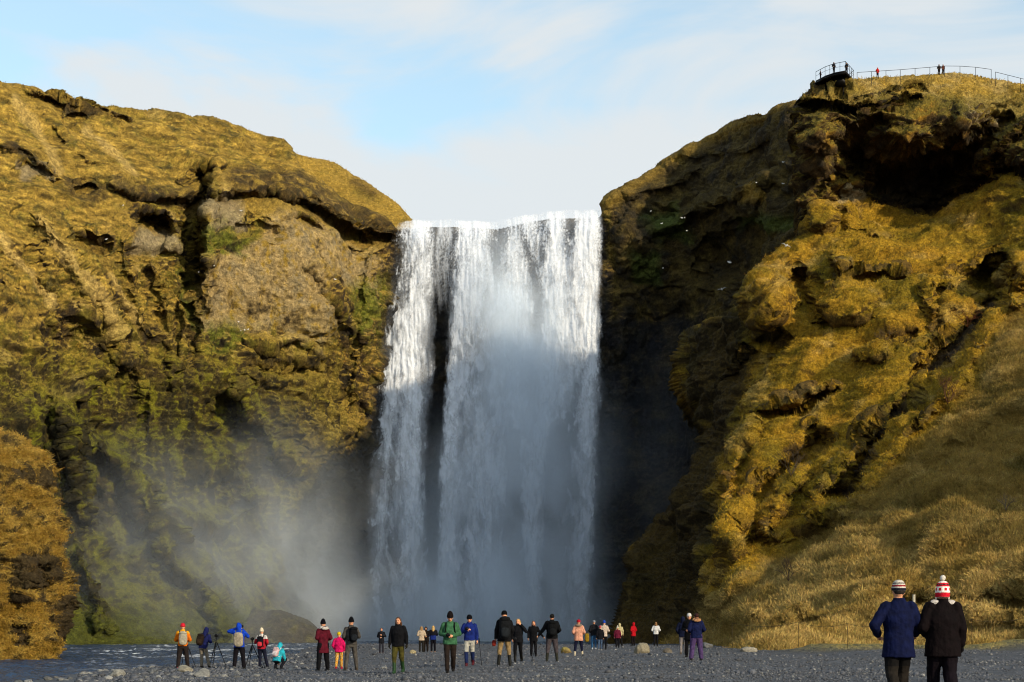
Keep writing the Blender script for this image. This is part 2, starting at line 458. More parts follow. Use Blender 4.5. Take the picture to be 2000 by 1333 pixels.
    def hand(nm, grow=0.0):
        s = 1 if nm == 'R' else -1
        d = J['wr' + nm] - J['el' + nm]; d /= np.linalg.norm(d)
        if arms[0 if s < 0 else 1] in ('belly', 'chest', 'face', 'high', 'tripod', 'ear'): d = d * .5 + np.array([-s * .5, .35, .1]); d /= np.linalg.norm(d)
        side = np.cross(d, [s * 1.0, 0, .25]); side /= np.linalg.norm(side)      # across the palm, towards the thumb
        if side[1] < 0: side = -side
        nrm = np.cross(side, d); nrm /= np.linalg.norm(nrm)
        if nrm[0] * s > 0: nrm = -nrm                                           # palm looks inward
        w = J['wr' + nm]; out = [cap(w, .027 + grow, w + d * .075 + side * .012, .027 + grow), cap(w + d * .02, .024 + grow, w + d * .078 - side * .022, .022 + grow)]
        for i, (off, ln) in enumerate(((.030, .072), (.010, .082), (-.010, .076), (-.029, .058))):
            b0 = w + d * .082 + side * off; cu = .25 + .12 * i
            b1 = b0 + (d * math.cos(cu) + nrm * math.sin(cu)) * ln * .5; b2 = b1 + (d * math.cos(cu + .7) + nrm * math.sin(cu + .7)) * ln * .5
            out += [cap(b0, .0095 + grow, b1, .009 + grow, 8), cap(b1, .009 + grow, b2, .0075 + grow, 8)]
        th = w + d * .025 + side * .026
        t2 = th + (d * .6 + side * .6 + nrm * .35) * .042; t3 = t2 + (d * .85 + side * .2 + nrm * .45) * .034
        return out + [cap(th, .014 + grow, t2, .011 + grow, 8), cap(t2, .011 + grow, t3, .009 + grow, 8)]
    for nm in 'RL': parts += hand(nm)
    hc = Hd((0, .01, 1.655))[0]
    eyes = [Hd((sx * .032, .092, 1.658))[0] for sx in (1, -1)]; mouth = Hd((0, .1, 1.598))[0]; brows = [Hd((sx * .032, .1, 1.685))[0] for sx in (1, -1)]
    hcol = lin(hair[1]) if hair else lin('#3a2a1c')
    def skin(V):
        c = np.tile(SKIN, (len(V), 1))
        for e in eyes: c = np.where((np.linalg.norm(V - e, axis=1) < .014)[:, None], lin('#2a1c16'), c)
        for e in brows: c = np.where((np.abs(V - e) < [.02, .02, .006]).all(1)[:, None], hcol * .7, c)
        c = np.where((np.abs(V - mouth) < [.026, .02, .008]).all(1)[:, None], lin('#9a4f45'), c)
        return c
    finish('body', weld(parts, vx, 2), skin, M_SKIN, root)
    # --- trousers, boots
    if trousers:
        lo = loose
        tp = [mt(loft([(0, 0, .80, .13 * lo, .115), (0, 0, .90, .185, .135), (0, 0, 1.02, .175, .13), (0, 0, 1.06, .15, .11)]))]
        for nm in 'RL':
            kn, an = J['kn' + nm], J['an' + nm]; dr = an - kn; end = an + np.array([0, 0, .02 if boot_h < .3 else 0]) - dr / np.linalg.norm(dr) * max(0, boot_h - .16)
            tp += [cap(J['hip' + nm], .112 * lo, kn, .078 * lo), cap(kn, .078 * lo, end, (.066 if boot_h < .3 else .062) * lo)]
        finish('trousers', weld(tp, vx * 1.3, 3), trousers if callable(trousers) else lin(trousers), M_CLOTH, root, .014, int(px))
    for nm in 'RL':
        an, kn = J['an' + nm], J['kn' + nm]; d = kn - an; d /= np.linalg.norm(d)
        bp = [cap(an + [0, -.045, -.045], .046, an + [0, .15, -.058], .036), cap(an + [0, 0, -.02], .058, an + d * boot_h, .064 if boot_h > .3 else .056), rbox(an + [0, .05, -.085], (.05, .15, .014))]
        finish('boot', weld(bp, vx * 1.2, 2), lin(boots), M_RUBBER, root)
    # --- jacket (hem height sets its length)
    jl = jac_k
    hw = .20 if hem > .8 else .215
    rings = [(0, 0, hem, hw * jl, .155 * jl), (0, 0, (hem + 1.06) / 2, .200 * jl, .15 * jl), (0, 0, 1.08, .182 * jl, .145 * jl), (0, 0, 1.26, .205 * jl, .155 * jl), (0, 0, 1.38, .205 * jl, .135), (0, -.005, 1.46, .15, .105), (0, -.01, 1.53, .082, .085), (0, -.01, 1.56, .078, .08)]
    jp = [mt(loft(rings))]
    for nm in 'RL':
        jp += [cap(J['sh' + nm], .085 * jl, J['el' + nm], .070 * jl), cap(J['el' + nm], .069 * jl, J['wr' + nm] - (J['wr' + nm] - J['el' + nm]) * .06, .050 * jl)]
    if hood == 'down': jp += [mt(ell((0, -.115, 1.49), (.13, .075, .09))), mt(ell((0, -.05, 1.52), (.12, .08, .05)))]
    if hood == 'up': jp += [mh(ell((0, -.022, 1.655), (.112, .118, .142))), mh(cap((0, -.03, 1.50), .10, (0, -.03, 1.60), .105)), mh(ell((0, -.06, 1.74), (.07, .07, .06)))]
    finish('jacket', weld(jp, vx * 1.3, 3), jacket if callable(jacket) else lin(jacket), M_CLOTH, root, .016, int(px) + 3)
    if fur: finish('fur_trim', weld([mt(cap((-.12, -.06, 1.53), .05, (.12, -.06, 1.53), .05)), mt(ell((0, -.15, 1.50), (.16, .06, .06))), mt(cap((-.13, -.03, 1.51), .05, (-.08, .06, 1.47), .035)), mt(cap((.13, -.03, 1.51), .05, (.08, .06, 1.47), .035))], vx * 1.3, 1), lin(fur), M_HAIR, root, .03, 9)
    if gloves:
        for nm in 'RL': finish('glove', weld(hand(nm, .006), min(vx, .01), 1), lin(gloves), M_KNIT, root)
    # --- hair and hats
    if hair:
        st, colr = hair; hp = [mh(ell((0, -.012, 1.678), (.088, .100, .098)))]
        if st in ('long', 'mid'):
            zl = 1.40 if st == 'long' else 1.52
            hp += [mh(cap((0, -.055, 1.66), .085, (0, -.085, zl), .055)), mh(cap((.072, -.01, 1.66), .03, (.085, .0, zl + .02), .03)), mh(cap((-.072, -.01, 1.66), .03, (-.085, .0, zl + .02), .03)), mh(cap((.05, -.06, 1.6), .05, (.07, -.07, zl - .02), .035)), mh(cap((-.05, -.06, 1.6), .05, (-.06, -.07, zl), .035))]
        hm = weld(hp, vx, 1)
        finish('hair', hm, lin(colr), M_HAIR, root, .018, 5)
    if hat:
        st, colr = hat
        prof = [(1.665, .093, .110), (1.70, .096, .113), (1.735, .095, .110), (1.775, .080, .092), (1.805, .052, .06), (1.815, .02, .02)]
        if st == 'tall': prof = [(1.66, .094, .112), (1.70, .097, .114), (1.75, .090, .104), (1.80, .072, .082), (1.84, .046, .05), (1.86, .02, .02)]
        hp = [mh(loft([(0, -.004, z_, a_, b_) for z_, a_, b_ in prof], p=2)), mh(loft([(0, -.006, 1.662, .098, .116), (0, -.006, 1.69, .101, .119), (0, -.006, 1.715, .098, .116)], p=2))]
        if st == 'brim': hp += [mh(loft([(0, .0, 1.675, .13, .15), (0, .0, 1.687, .125, .145)], p=2))]
        if st == 'flaps': hp += [mh(cap((.085, 0, 1.67), .022, (.088, .02, 1.56), .014)), mh(cap((-.085, 0, 1.67), .022, (-.088, .02, 1.56), .014)), mh(loft([(0, -.02, 1.58, .09, .10), (0, -.015, 1.67, .099, .113)], p=2))]
        ho = finish('hat', weld(hp, vx, 2), colr if callable(colr) else lin(colr), M_KNIT, root, .004, 7)
        if st in ('bobble', 'flaps'): finish('bobble', weld([mh(ell((0, -.01, 1.855), (.042, .042, .045)))], vx, 0), lin('#efe6d8'), M_KNIT, ho, .012, 8)
    PEOPLE_Z.append((x, y, z))
    def place(p):     # a torso-space point in world space
        return root_m @ Vector(t1(p))
    root_m = Matrix.Translation(root.location) @ Euler(root.rotation_euler).to_matrix().to_4x4() @ Matrix.Scale(k, 4)
    def posed(VT): return (np.array([list(root_m @ Vector(v)) for v in T(VT[0])]), VT[1])
    return dict(root=root, T=T, J={n: root_m @ Vector(v) for n, v in J.items()}, M=root_m, k=k, place=place, posed=posed, vx=vx, Y=Y)

def local_root(name, loc, label, cat, group=None, rz=0):
    r = bpy.data.objects.new(name, None); COL.objects.link(r); r.location = loc; r.rotation_euler = (0, 0, rz); tag(r, label, cat, group); return r
def part_w(name, parts, colour, mat, root, voxel, smooth=2, wrinkle=0, hard=False):
    """pieces given in world space -> a child mesh of root"""
    inv = (Matrix.Translation(root.location) @ Euler(root.rotation_euler).to_matrix().to_4x4()).inverted()
    pp = [(np.array([list(inv @ Vector(v)) for v in V]), T) for V, T in parts]
    if hard:
        o = 0; Vs = []; Ts = []
        for V, T in pp: Vs.append(V); Ts.append(T + o); o += len(V)
        me = mesh_np(name, np.concatenate(Vs), None, np.concatenate(Ts))
    else: me = weld(pp, voxel, smooth)
    return finish(name, me, lin(colour) if isinstance(colour, str) else colour, mat, root, wrinkle, 3)
def backpack(p, label, colour, w=.15, h=.24, d=.10, z=1.24, pocket=None, x=0.0, strap='#111111', lid=True, pcol=None):
    root = local_root('backpack', p['place']((x, -.22, z - h)), label, 'backpack', 'backpacks people wear')
    vx = p['vx']; q = p['posed']
    y0 = -.155 - d
    part_w('pack', [q(rbox((x, y0, z), (w, d, h), 3.2)), q(ell((x, y0, z + h * .75), (w * .92, d * .9, h * .38)))], colour, M_CLOTH, root, vx * 1.2, 2, .012)
    if pocket: part_w('pocket', [q(rbox((x, y0 - d * .85, z - h * .35), (w * .75, d * .42, h * .45), 3.2))], pocket, M_CLOTH, root, vx * 1.2, 1, .008)
    if lid: part_w('lid', [q(rbox((x, y0 - .01, z + h * .86), (w * .9, d * .95, h * .22), 3))], pcol or colour, M_CLOTH, root, vx * 1.2, 1, .008)
    for s in (1, -1):
        pts = [(s * .10 + x * .5, -.14, z + h * .55), (s * .12, -.06, 1.50), (s * .125, .06, 1.48), (s * .125, .15, 1.38), (s * .14, .155, 1.24), (s * .17, .06, 1.12), (s * .13 + x, -.14, z - h * .75)]
        part_w('strap', [q(cap(pts[i], .021, pts[i + 1], .021, 6)) for i in range(len(pts) - 1)], strap, M_CLOTH, root, vx, 1)
    return root
def camera_held(pos, rz, label, group='cameras in use', tele=False):
    r = local_root('camera', pos, label, 'camera', group, rz)
    part_l('camera_body', [rbox((0, 0, 0), (.07, .035, .048), 5), rbox((0, 0, .05), (.03, .03, .02), 4)], '#17171a', r)
    L = .16 if tele else .08
    part_l('lens', [cyl((0, .03, 0), (0, .03 + L, 0), .034), cyl((0, .03 + L * .75, 0), (0, .035 + L, 0), .04)], '#1b1b1e', r)
    return r
def cyl(p0, p1, r, r1=None, seg=10):
    p0 = np.array(p0, float); p1 = np.array(p1, float); r1 = r if r1 is None else r1
    ax = p1 - p0; ax /= np.linalg.norm(ax); u = np.cross(ax, [0, 0, 1] if abs(ax[2]) < .9 else [1, 0, 0]); u /= np.linalg.norm(u); v = np.cross(ax, u)
    a = np.arange(seg) * 2 * math.pi / seg; c = np.cos(a)[:, None] * u + np.sin(a)[:, None] * v
    V = np.concatenate([p0 + r * c, p1 + r1 * c, [p0], [p1]]); T = []
    for i in range(seg):
        j = (i + 1) % seg; T += [(i, j, seg + j), (i, seg + j, seg + i), (2 * seg, j, i), (2 * seg + 1, seg + i, seg + j)]
    return V, np.array(T)
def bx(lo, hi):
    V = np.array([(x, y, z) for x in (lo[0], hi[0]) for y in (lo[1], hi[1]) for z in (lo[2], hi[2])], float)
    T = np.array([(0, 1, 3), (0, 3, 2), (4, 6, 7), (4, 7, 5), (0, 4, 5), (0, 5, 1), (2, 3, 7), (2, 7, 6), (0, 2, 6), (0, 6, 4), (1, 5, 7), (1, 7, 3)])
    return V, T
def part_l(name, parts, colour, root, mat=None, smooth=True, kind=None):
    o = 0; Vs = []; Ts = []
    for V, T in parts: Vs.append(V); Ts.append(T + o); o += len(V)
    V = np.concatenate(Vs); c = colour(V) if callable(colour) else np.tile(lin(colour) if isinstance(colour, str) else colour, (len(V), 1))
    me = mesh_np(name, V, None, np.concatenate(Ts), mat or M_METAL, c, smooth)
    return link(name, me, root, kind)
def tripod(x, y, height, label, spread=.42, ang=20):
    z = float(ground_h(np.array([x]), np.array([y]))[0])
    r = local_root('tripod', (x, y, z), label, 'tripod', 'camera tripods', math.radians(ang))
    for k in range(3):
        a = k * 2 * math.pi / 3; e = np.array([spread * math.cos(a), spread * math.sin(a), 0]); t = np.array([.03 * math.cos(a), .03 * math.sin(a), height - .22]); mid = e * .5 + t * .5
        lg = part_l('leg', [cyl(e * .98 + [0, 0, .02], mid, .013), cyl(mid, t, .018)], '#141416', r)
        part_l('foot', [cyl(e * 1.0, e * .95 + [0, 0, .05], .02)], '#0b0b0b', lg)
    part_l('column', [cyl((0, 0, height - .40), (0, 0, height - .04), .015), cyl((0, 0, height - .24), (0, 0, height - .2), .045)], '#1a1a1c', r)
    part_l('head', [cyl((0, 0, height - .06), (0, 0, height), .03), cyl((0, 0, height - .03), (0, -.16, height - .10), .008)], '#222224', r)
    return r, (x, y, z + height)
def pole(p0, p1, label, name='trekking_pole', cat='pole'):
    r = local_root(name, p1, label, cat); l = np.array(p1); p0 = np.array(p0)
    part_l('shaft', [cyl(p0 - l, (0, 0, .02), .011)], '#26262a', r); part_l('grip', [cyl((p0 - l) * .9, p0 - l + (p0 - l) * .02, .018)], '#101010', r); part_l('tip', [cyl((0, 0, .03), (0, 0, 0), .012, .004), cyl((0, 0, .06), (0, 0, .065), .03)], '#0c0c0c', r)
    return r

def bands(z0, cols):    # horizontal knitted bands from z0 upward: (height, colour)
    def f(V):
        z = V[:, 2]; c = np.tile(lin(cols[-1][1]), (len(V), 1)); zz = z0
        for h, cc in cols:
            m = (z >= zz) & (z < zz + h); c = np.where(m[:, None], lin(cc), c); zz += h
        return c
    return f
# ---- who stands where: (key, photo column, top row, foot row, height incl. hat)
WHO = dict(orange=(357, 1218, 1308, 1.74), navyhood=(397, 1226, 1307, 1.62), bluehood=(467, 1217, 1308, 1.78), cream=(511, 1231, 1308, 1.55), crouch=(543, 1256, 1309, 1.02),
 maroon=(631, 1216, 1315, 1.74), pink=(662, 1226, 1299, 1.32), grey=(686, 1213, 1315, 1.80), boy=(745, 1226, 1276, 1.34), walker=(778, 1209, 1321, 1.80),
 pale=(823, 1222, 1274, 1.70), darkface=(832, 1226, 1276, 1.66), blonde=(846, 1221, 1275, 1.74), green=(879, 1196, 1315, 1.88), bluejkt=(917, 1201, 1302, 1.80),
 bigpack=(985, 1192, 1300, 1.92), blondef=(1012, 1211, 1298, 1.70), redhair=(1042, 1213, 1283, 1.68), tallback=(1078, 1197, 1291, 1.90), peach=(1130, 1210, 1281, 1.72),
 jeans=(1160, 1214, 1271, 1.76), kid=(1172, 1220, 1268, 1.40), creamj=(1180, 1214, 1270, 1.72), burg=(1206, 1222, 1264, 1.36), creamh=(1210, 1217, 1263, 1.62), red=(1237, 1217, 1263, 1.70), white=(1281, 1213, 1261, 1.70),
 navyd=(1334, 1203, 1278, 1.72), black=(1346, 1198, 1284, 1.80), purple=(1360, 1197, 1291, 1.78), hubby=(1755, 1142, 0, 1.78), wife=(1841, 1131, 0, 1.86))
PL = {}
for k_, (px_, top_, ft_, h_) in WHO.items():
    if ft_ == 0: Y_ = 25.0; ft_ = 1385
    else: Y_ = h_ * F / (ft_ - top_)
    PL[k_] = (px_, ft_, Y_, h_)
    ANCH.append(((px_ - 1000) * Y_ / F, Y_, EYE + (HY - ft_) * Y_ / F))
def who(key, rot, label, jacket, trousers, capfrac=.965, **kw):
    px_, ft_, Y_, h_ = PL[key]
    return person(px_, ft_, Y_, h_ * capfrac, rot, label, jacket, trousers, **kw)
def near(p, dx, dy, dz): return tuple(Vector(p['root'].location) + Vector((dx, dy, dz)))
def zone(*zs, base):
    """colour by height: [(zmin, zmax, hex)] over a base"""
    def f(V):
        c = np.tile(lin(base), (len(V), 1))
        for a, b, h in zs: c = np.where(((V[:, 2] > a) & (V[:, 2] < b))[:, None], lin(h), c)
        return c
    return f
# --- photographers on the river bank
p = who('orange', 8, 'person in an orange jacket and red hat at a tripod by the river', zone((1.40, 1.6, '#ffb020'), base='#f07a10'), '#2b2422', hem=.90, hat=('brim', '#e0263a'), arms=('tripod', 'tripod'), legs='wide', boots='#c03a38', loose=1.15)
backpack(p, 'beige grey backpack on the person in orange', '#b3ab95', w=.165, h=.26, d=.11, z=1.20, x=.02, strap='#3a3a3a')
r, top = tripod(p['root'].location.x - .02, p['root'].location.y + .62, 1.28, 'black tripod in front of the person in orange'); camera_held((top[0], top[1], top[2] + .05), 0, 'black camera on the tripod of the person in orange')
p = who('navyhood', -18, 'person in a navy hooded jacket and tan trousers bending to a camera on a tripod', '#1d2357', '#857a6a', hem=.84, hood='up', arms=('tripod', 'chest'), legs='lean', pitch=10, roll=6, boots='#2a231c', head_nod=12)
backpack(p, 'dark brown backpack on the person in navy hood', '#2b2018', w=.16, h=.25, d=.11, z=1.18, x=-.07, pocket='#3a2c1e', strap='#15130f')
r, top = tripod(p['root'].location.x + .42, p['root'].location.y + .5, 1.22, 'black tripod in front of the person in navy hood'); camera_held((top[0], top[1], top[2] + .05), -.3, 'black camera on the tripod of the person in navy hood')
p = who('bluehood', -6, 'person in a bright blue hooded jacket photographing with one elbow raised', '#1648c8', '#17141a', hem=.84, hood='up', arms=('high', 'face'), legs='wide', boots='#141210', loose=1.15, jac_k=1.06)
backpack(p, 'rounded beige backpack on the person in bright blue', '#ada08a', w=.19, h=.27, d=.12, z=1.12, x=.04, strap='#777777', lid=False)
camera_held(near(p, .05, .34, 1.62), 0, 'black camera raised by the person in bright blue')
p = who('cream', -8, 'small person in a red jacket with white shoulders and cream hat at a tripod', zone((1.33, 1.7, '#d9d2cb'), base='#b02030'), '#1a1d30', hem=.86, hat=('tall', '#efe0c0'), arms=('chest', 'bent'), legs='lean', boots='#1b1b20', gloves='#222222')
backpack(p, 'black and red backpack on the person with the cream hat', '#14131c', w=.15, h=.25, d=.10, z=1.18, pocket='#d8404a', strap='#14131c')
r, top = tripod(p['root'].location.x - .42, p['root'].location.y + .35, 1.1, 'black tripod beside the person with the cream hat'); camera_held((top[0], top[1], top[2] + .05), .3, 'black camera on the tripod beside the cream hat')
# the crouching one: k must come from the full standing height
px_, ft_, Y_, h_ = PL['crouch']
p = person(px_, ft_, Y_, 1.45, -22, 'person in a turquoise hooded jacket crouching on the stones', '#2fb4c8', '#191c24', hem=.84, hood='up', arms=('ground', 'ground'), legs='crouch', pitch=24, boots='#17171a', head_nod=10)
backpack(p, 'pale pink and white backpack on the crouching person', '#d9b8b8', w=.15, h=.22, d=.09, z=1.20, pocket='#e8dcdc', strap='#e0d4d4')
# --- group left of the falling water
p = who('maroon', 35, 'person in a long maroon coat with pale fur hood and black beanie', '#5c1424', '#101014', hem=.62, hat=('tall', '#0d0d14'), arms=('belly', 'bent'), legs='wide', boots='#0e0d0e', loose=1.2, head_turn=25, fur='#cfc8c0', hood='down')
def flowers(V):
    n = fbm(V / .045, 2, 3); return np.where((n > .18)[:, None], lin('#d8641e'), np.where((n < -.25)[:, None], lin('#f4e3b0'), lin('#e8b040')))
p = who('pink', -4, 'child in a hot pink jacket, yellow hat and orange patterned trousers', '#e01864', flowers, hem=.82, hat=('beanie', '#e8c41c'), arms=('pocket', 'down'), legs='walk', boots='#b01838', jac_k=1.08)
p = who('grey', 20, 'man in a grey jacket and grey trousers with black beanie seen from behind', '#4c4844', '#55504a', hem=.88, hat=('tall', '#0c0c10'), arms=('bent', 'belly'), legs='wide', boots='#4a3d30', head_turn=-8)
backpack(p, 'black daypack worn by the man in grey', '#0d0e12', w=.15, h=.25, d=.12, z=1.22, pocket='#1c2026', strap='#0d0e12')
p = who('boy', 176, 'small boy in dark clothes standing alone far back on the gravel', '#1b1c22', '#33333c', hem=.72, hair=('short', '#6a3520'), arms=('chest', 'belly'), legs='stand', boots='#3a2a2c')
p = who('walker', 172, 'long haired man in a black jacket and green rubber boots walking towards the viewer', zone(base='#121216'), '#4f4a20', hem=.84, hair=('long', '#5a3a22'), arms=('down', 'down'), legs='walk', boots='#2c4a2c', boot_h=.40, gloves='#26241c', head_nod=6)
p = who('pale', 10, 'light haired person in a cream jacket half hidden behind a dark figure', '#c9b49a', '#2a2824', hem=.8, hair=('mid', '#b08a5e'), arms=('belly', 'belly'), legs='stand')
p = who('darkface', 178, 'person all in dark brown with raised hood looking down at a device', '#1a1614', '#241d18', hem=.74, hood='up', arms=('belly', 'belly'), legs='stand', head_nod=14, loose=1.1, boots='#181412')
camera_held(near(p, 0, -.27, 1.06), math.pi, 'dark device in the hands of the person in dark brown')
p = who('blonde', 2, 'woman with long blonde hair seen from behind in a navy jacket', zone((0, 1.12, '#1c2f7a'), base='#16161e'), '#101018', hem=.84, hair=('long', '#d8b070'), arms=('belly', 'belly'), legs='stand', boots='#8a6a5a')
p = who('green', 184, 'tall man in a green jacket and brown beanie looking down at his camera', '#3f6d4c', '#2a211c', hem=.84, hat=('tall', '#1c1414'), arms=('belly', 'belly'), legs='walk', boots='#1a1512', head_nod=22, jac_k=1.06)
backpack(p, 'dark backpack with black straps worn by the man in green', '#1c2a26', w=.15, h=.25, d=.11, z=1.22, strap='#0c0d0d')
camera_held(near(p, -.05, -.30, 1.16), math.pi + .3, 'silver and black camera held by the man in green')
p = who('bluejkt', 176, 'man in a royal blue jacket, black beanie and light trousers with a pole', '#1a2c78', zone((0, .5, '#1e2c58'), base='#b8b4a8'), hem=.90, hat=('beanie', '#101016'), arms=('down', 'chest'), legs='walk', boots='#5a2028', boot_h=.2, head_nod=14)
pole(near(p, .33, .0, .95), near(p, .42, .10, .02), 'black walking pole held by the man in royal blue')
camera_held(near(p, -.08, -.28, 1.30), math.pi, 'small camera held by the man in royal blue')
# --- group in front of the main curtain
p = who('bigpack', 4, 'man in a black fur hooded jacket and khaki knee trousers with dark boots', '#111114', '#9a8058', hem=.80, hat=('beanie', '#0c0c0e'), arms=('down', 'low'), legs='wide', boots='#22211c', boot_h=.42, hood='down', fur='#6a625c', jac_k=1.1, head_nod=10)
backpack(p, 'large black trekking backpack on the man in khaki trousers', '#15171a', w=.19, h=.36, d=.15, z=1.22, pocket='#22262a', strap='#101113')
camera_held(near(p, .36, .10, .93), 0, 'black camera hanging in the hand of the man with the large backpack', tele=True)
r = local_root('pouch', near(p, -.36, -.02, .78), 'small red pouch at the hip of the man with the large backpack', 'pouch')
part_l('bag', [rbox((0, 0, 0), (.07, .05, .11), 3)], '#8a2a20', r, M_CLOTH); part_l('loop', [cyl((0, 0, .1), (.03, 0, .24), .008)], '#222222', r)
p = who('blondef', 170, 'blonde woman in black facing the viewer with a hand at her ear', '#141418', '#0f0f12', hem=.80, hair=('long', '#d2a868'), arms=('ear', 'low'), legs='walk', boots='#15130f', boot_h=.36, head_turn=10)
p = who('redhair', 182, 'woman with wavy auburn hair in a black coat stretching out a hand', '#0e0e12', '#100f14', hem=.76, hair=('long', '#9a5a30'), arms=('reach', 'down'), legs='stand', boots='#121010')
p = who('tallback', 3, 'tall man in black with grey trousers and dark gaiters seen from behind', '#101114', '#4f474a', hem=.84, hair=('short', '#17120e'), arms=('reach', 'bent'), legs='wide', boots='#2c2c22', boot_h=.40, jac_k=1.1, loose=1.15)
backpack(p, 'plain black backpack on the tall man in grey trousers', '#0d0e10', w=.165, h=.28, d=.13, z=1.20, pocket='#15171a', strap='#0d0e10')
pole(near(p, -.52, .02, 1.02), near(p, -.78, .15, .05), 'thin black pole in the hand of the tall man in grey trousers')
p = who('peach', 4, 'person in a peach parka with fur hood, red hat and cream boots', '#e0a084', '#171a33', hem=.74, hat=('beanie', '#c01c2e'), arms=('bent', 'bent'), legs='wide', boots='#cfc0a4', boot_h=.30, hood='down', fur='#8a7a6a', jac_k=1.1)
p = who('jeans', 12, 'man in a dark jacket, grey hat and blue jeans far back on the gravel', '#1a1b20', '#33608a', hem=.84, hat=('beanie', '#8c9096'), arms=('bent', 'bent'), legs='stand', boots='#c8ccd4', jac_k=1.1)
r = local_root('shoulder_bag', near(p, -.42, -.05, .70), 'mustard yellow bag beside the man in jeans', 'bag')
part_l('bag', [rbox((0, 0, 0), (.13, .09, .26), 4)], '#9a7a22', r, M_CLOTH); part_l('handle', [cyl((-.04, 0, .24), (.10, 0, .46), .012), cyl((.05, 0, .24), (.10, 0, .46), .012)], '#4a3a14', r, M_CLOTH)
p = who('kid', 8, 'child in dark clothes and a pink hat between two adults', '#16161c', '#4a5e7a', hem=.8, hat=('beanie', '#c84a58'), arms=('down', 'down'), legs='stand', boots='#999999')
p = who('creamj', 6, 'person in a cream jacket and bright blue hat beside the man in jeans', '#d2bfae', '#111116', hem=.80, hat=('tall', '#2450c0'), arms=('bent', 'bent'), legs='stand', boots='#15131a', boot_h=.3)
p = who('creamh', 2, 'person in a pale yellow hooded jacket standing behind a child', '#cbbd8e', '#1a1a1c', hem=.82, hood='up', arms=('down', 'down'), legs='wide')
p = who('burg', 0, 'child in a burgundy jacket and white hat close to the dark hillside', '#6a1c34', '#14141a', hem=.80, hat=('bobble', '#d8cfb8'), arms=('down', 'down'), legs='stand')
p = who('red', 40, 'person in a red hooded coat alone near the foot of the dark hillside', '#c01420', '#1a1416', hem=.72, hood='up', arms=('belly', 'belly'), legs='stand')
p = who('white', -5, 'woman in a white jacket with light brown hair near the dark hillside', '#e6e4e2', '#15151a', hem=.86, hair=('mid', '#9a7048'), arms=('bent', 'bent'), legs='stand')
p = who('navyd', -14, 'person in a dark navy jacket and pale grey trousers left of the huddle', '#141a34', '#8a8280', hem=.82, hood='up', arms=('pocket', 'belly'), legs='stand', boots='#5a5048')
p = who('black', 160, 'person in black with a white hat, half hidden in the middle of the huddle', '#0f0e10', '#100f12', hem=.70, hat=('beanie', '#e4ded6'), arms=('low', 'belly'), legs='stand', head_turn=-20)
p = who('purple', 5, 'person in a navy puffer jacket with tan fur hood and purple trousers', '#141c44', '#54406c', hem=.84, hair=('short', '#3a2018'), arms=('bent', 'bent'), legs='wide', boots='#22201f', hood='down', fur='#b8865a', jac_k=1.12, loose=1.3)
# --- the couple walking away in front
p = who('hubby', 3, 'man in a blue coat and a striped knitted hat walking away arm in arm', '#0d153a', zone((0, .6, '#28231e'), base='#141212'), capfrac=.99, hem=.72, hat=('beanie', bands(1.665, [(.035, '#2c2c38'), (.02, '#e6dccb'), (.022, '#a3222c'), (.02, '#e6dccb'), (.014, '#2c2c38'), (.2, '#efe4cf')])), hair=('short', '#3a3430'), arms=('hip', 'link'), legs='walk', boots='#15120f', jac_k=1.1, loose=1.15, group='couple walking arm in arm')
def fairisle(V):
    z = V[:, 2]; a = np.arctan2(V[:, 0], V[:, 1])
    c = np.tile(lin('#f1e8da', .8), (len(V), 1))
    for lo, hi in ((1.585, 1.645), (1.735, 1.755), (1.768, 1.788)): c = np.where(((z > lo) & (z < hi))[:, None], lin('#c8182a', .8), c)
    dots = (np.sin(a * 9) > .1) & (np.abs(z - 1.695) < .02); c = np.where(dots[:, None], lin('#c8182a', .8), c)
    c = np.where((np.abs(z - 1.760) < .006)[:, None], lin('#26222a'), c)
    return c
p2_ = who('wife', -2, 'woman in a dark brown coat and red and white bobble hat walking arm in arm', '#100709', '#140d14', capfrac=.94, hem=.74, hat=('flaps', fairisle), arms=('bent', 'down'), legs='stepl', boots='#120e0e', gloves='#0f0c0e', jac_k=1.22, loose=1.25, group='couple walking arm in arm', collar=True)
part_s = weld([(p2_['T'](cap((-.14, -.03, 1.50), .045, (.14, -.03, 1.50), .045)[0]), cap((0, 0, 0), 1, (0, 0, 1), 1)[1]), (p2_['T'](ell((-.15, -.01, 1.47), (.05, .06, .05))[0]), ET), (p2_['T'](ell((.15, -.01, 1.46), (.05, .06, .05))[0]), ET)], .008, 1)
finish('scarf', part_s, lin('#d9cfc6'), M_KNIT, p2_['root'], .012, 4)

# ================================================================== VIEWING PLATFORM, FENCES, BIRDS, SHRUBS
DZ = 60.8
def rail_run(root, pts, h, post, rr, step=1, top_extra=0):
    pass
deck = [(33.0, 191.1), (33.7, 189.4), (34.5, 188.3), (35.55, 187.6), (37.0, 190.6), (36.5, 193.7), (34.4, 194.4)]
plat = local_root('viewing_platform', (34.9, 190.8, DZ - .3), 'dark steel viewing platform with railings jutting from the top of the headland', 'viewing platform')
o = np.array([34.9, 190.8, DZ - .3])
def slab(poly, z0, z1):
    n = len(poly); V = np.array([(x, y, z0) for x, y in poly] + [(x, y, z1) for x, y in poly] + [(sum(p[0] for p in poly) / n, sum(p[1] for p in poly) / n, z0), (sum(p[0] for p in poly) / n, sum(p[1] for p in poly) / n, z1)], float); T = []
    for i in range(n):
        j = (i + 1) % n; T += [(i, j, n + j), (i, n + j, n + i), (2 * n, j, i), (2 * n + 1, n + i, n + j)]
    return V, np.array(T)
V, T = slab(deck, DZ - .16, DZ); part_l('deck', [(V - o, T)], '#15110e', plat, smooth=False)
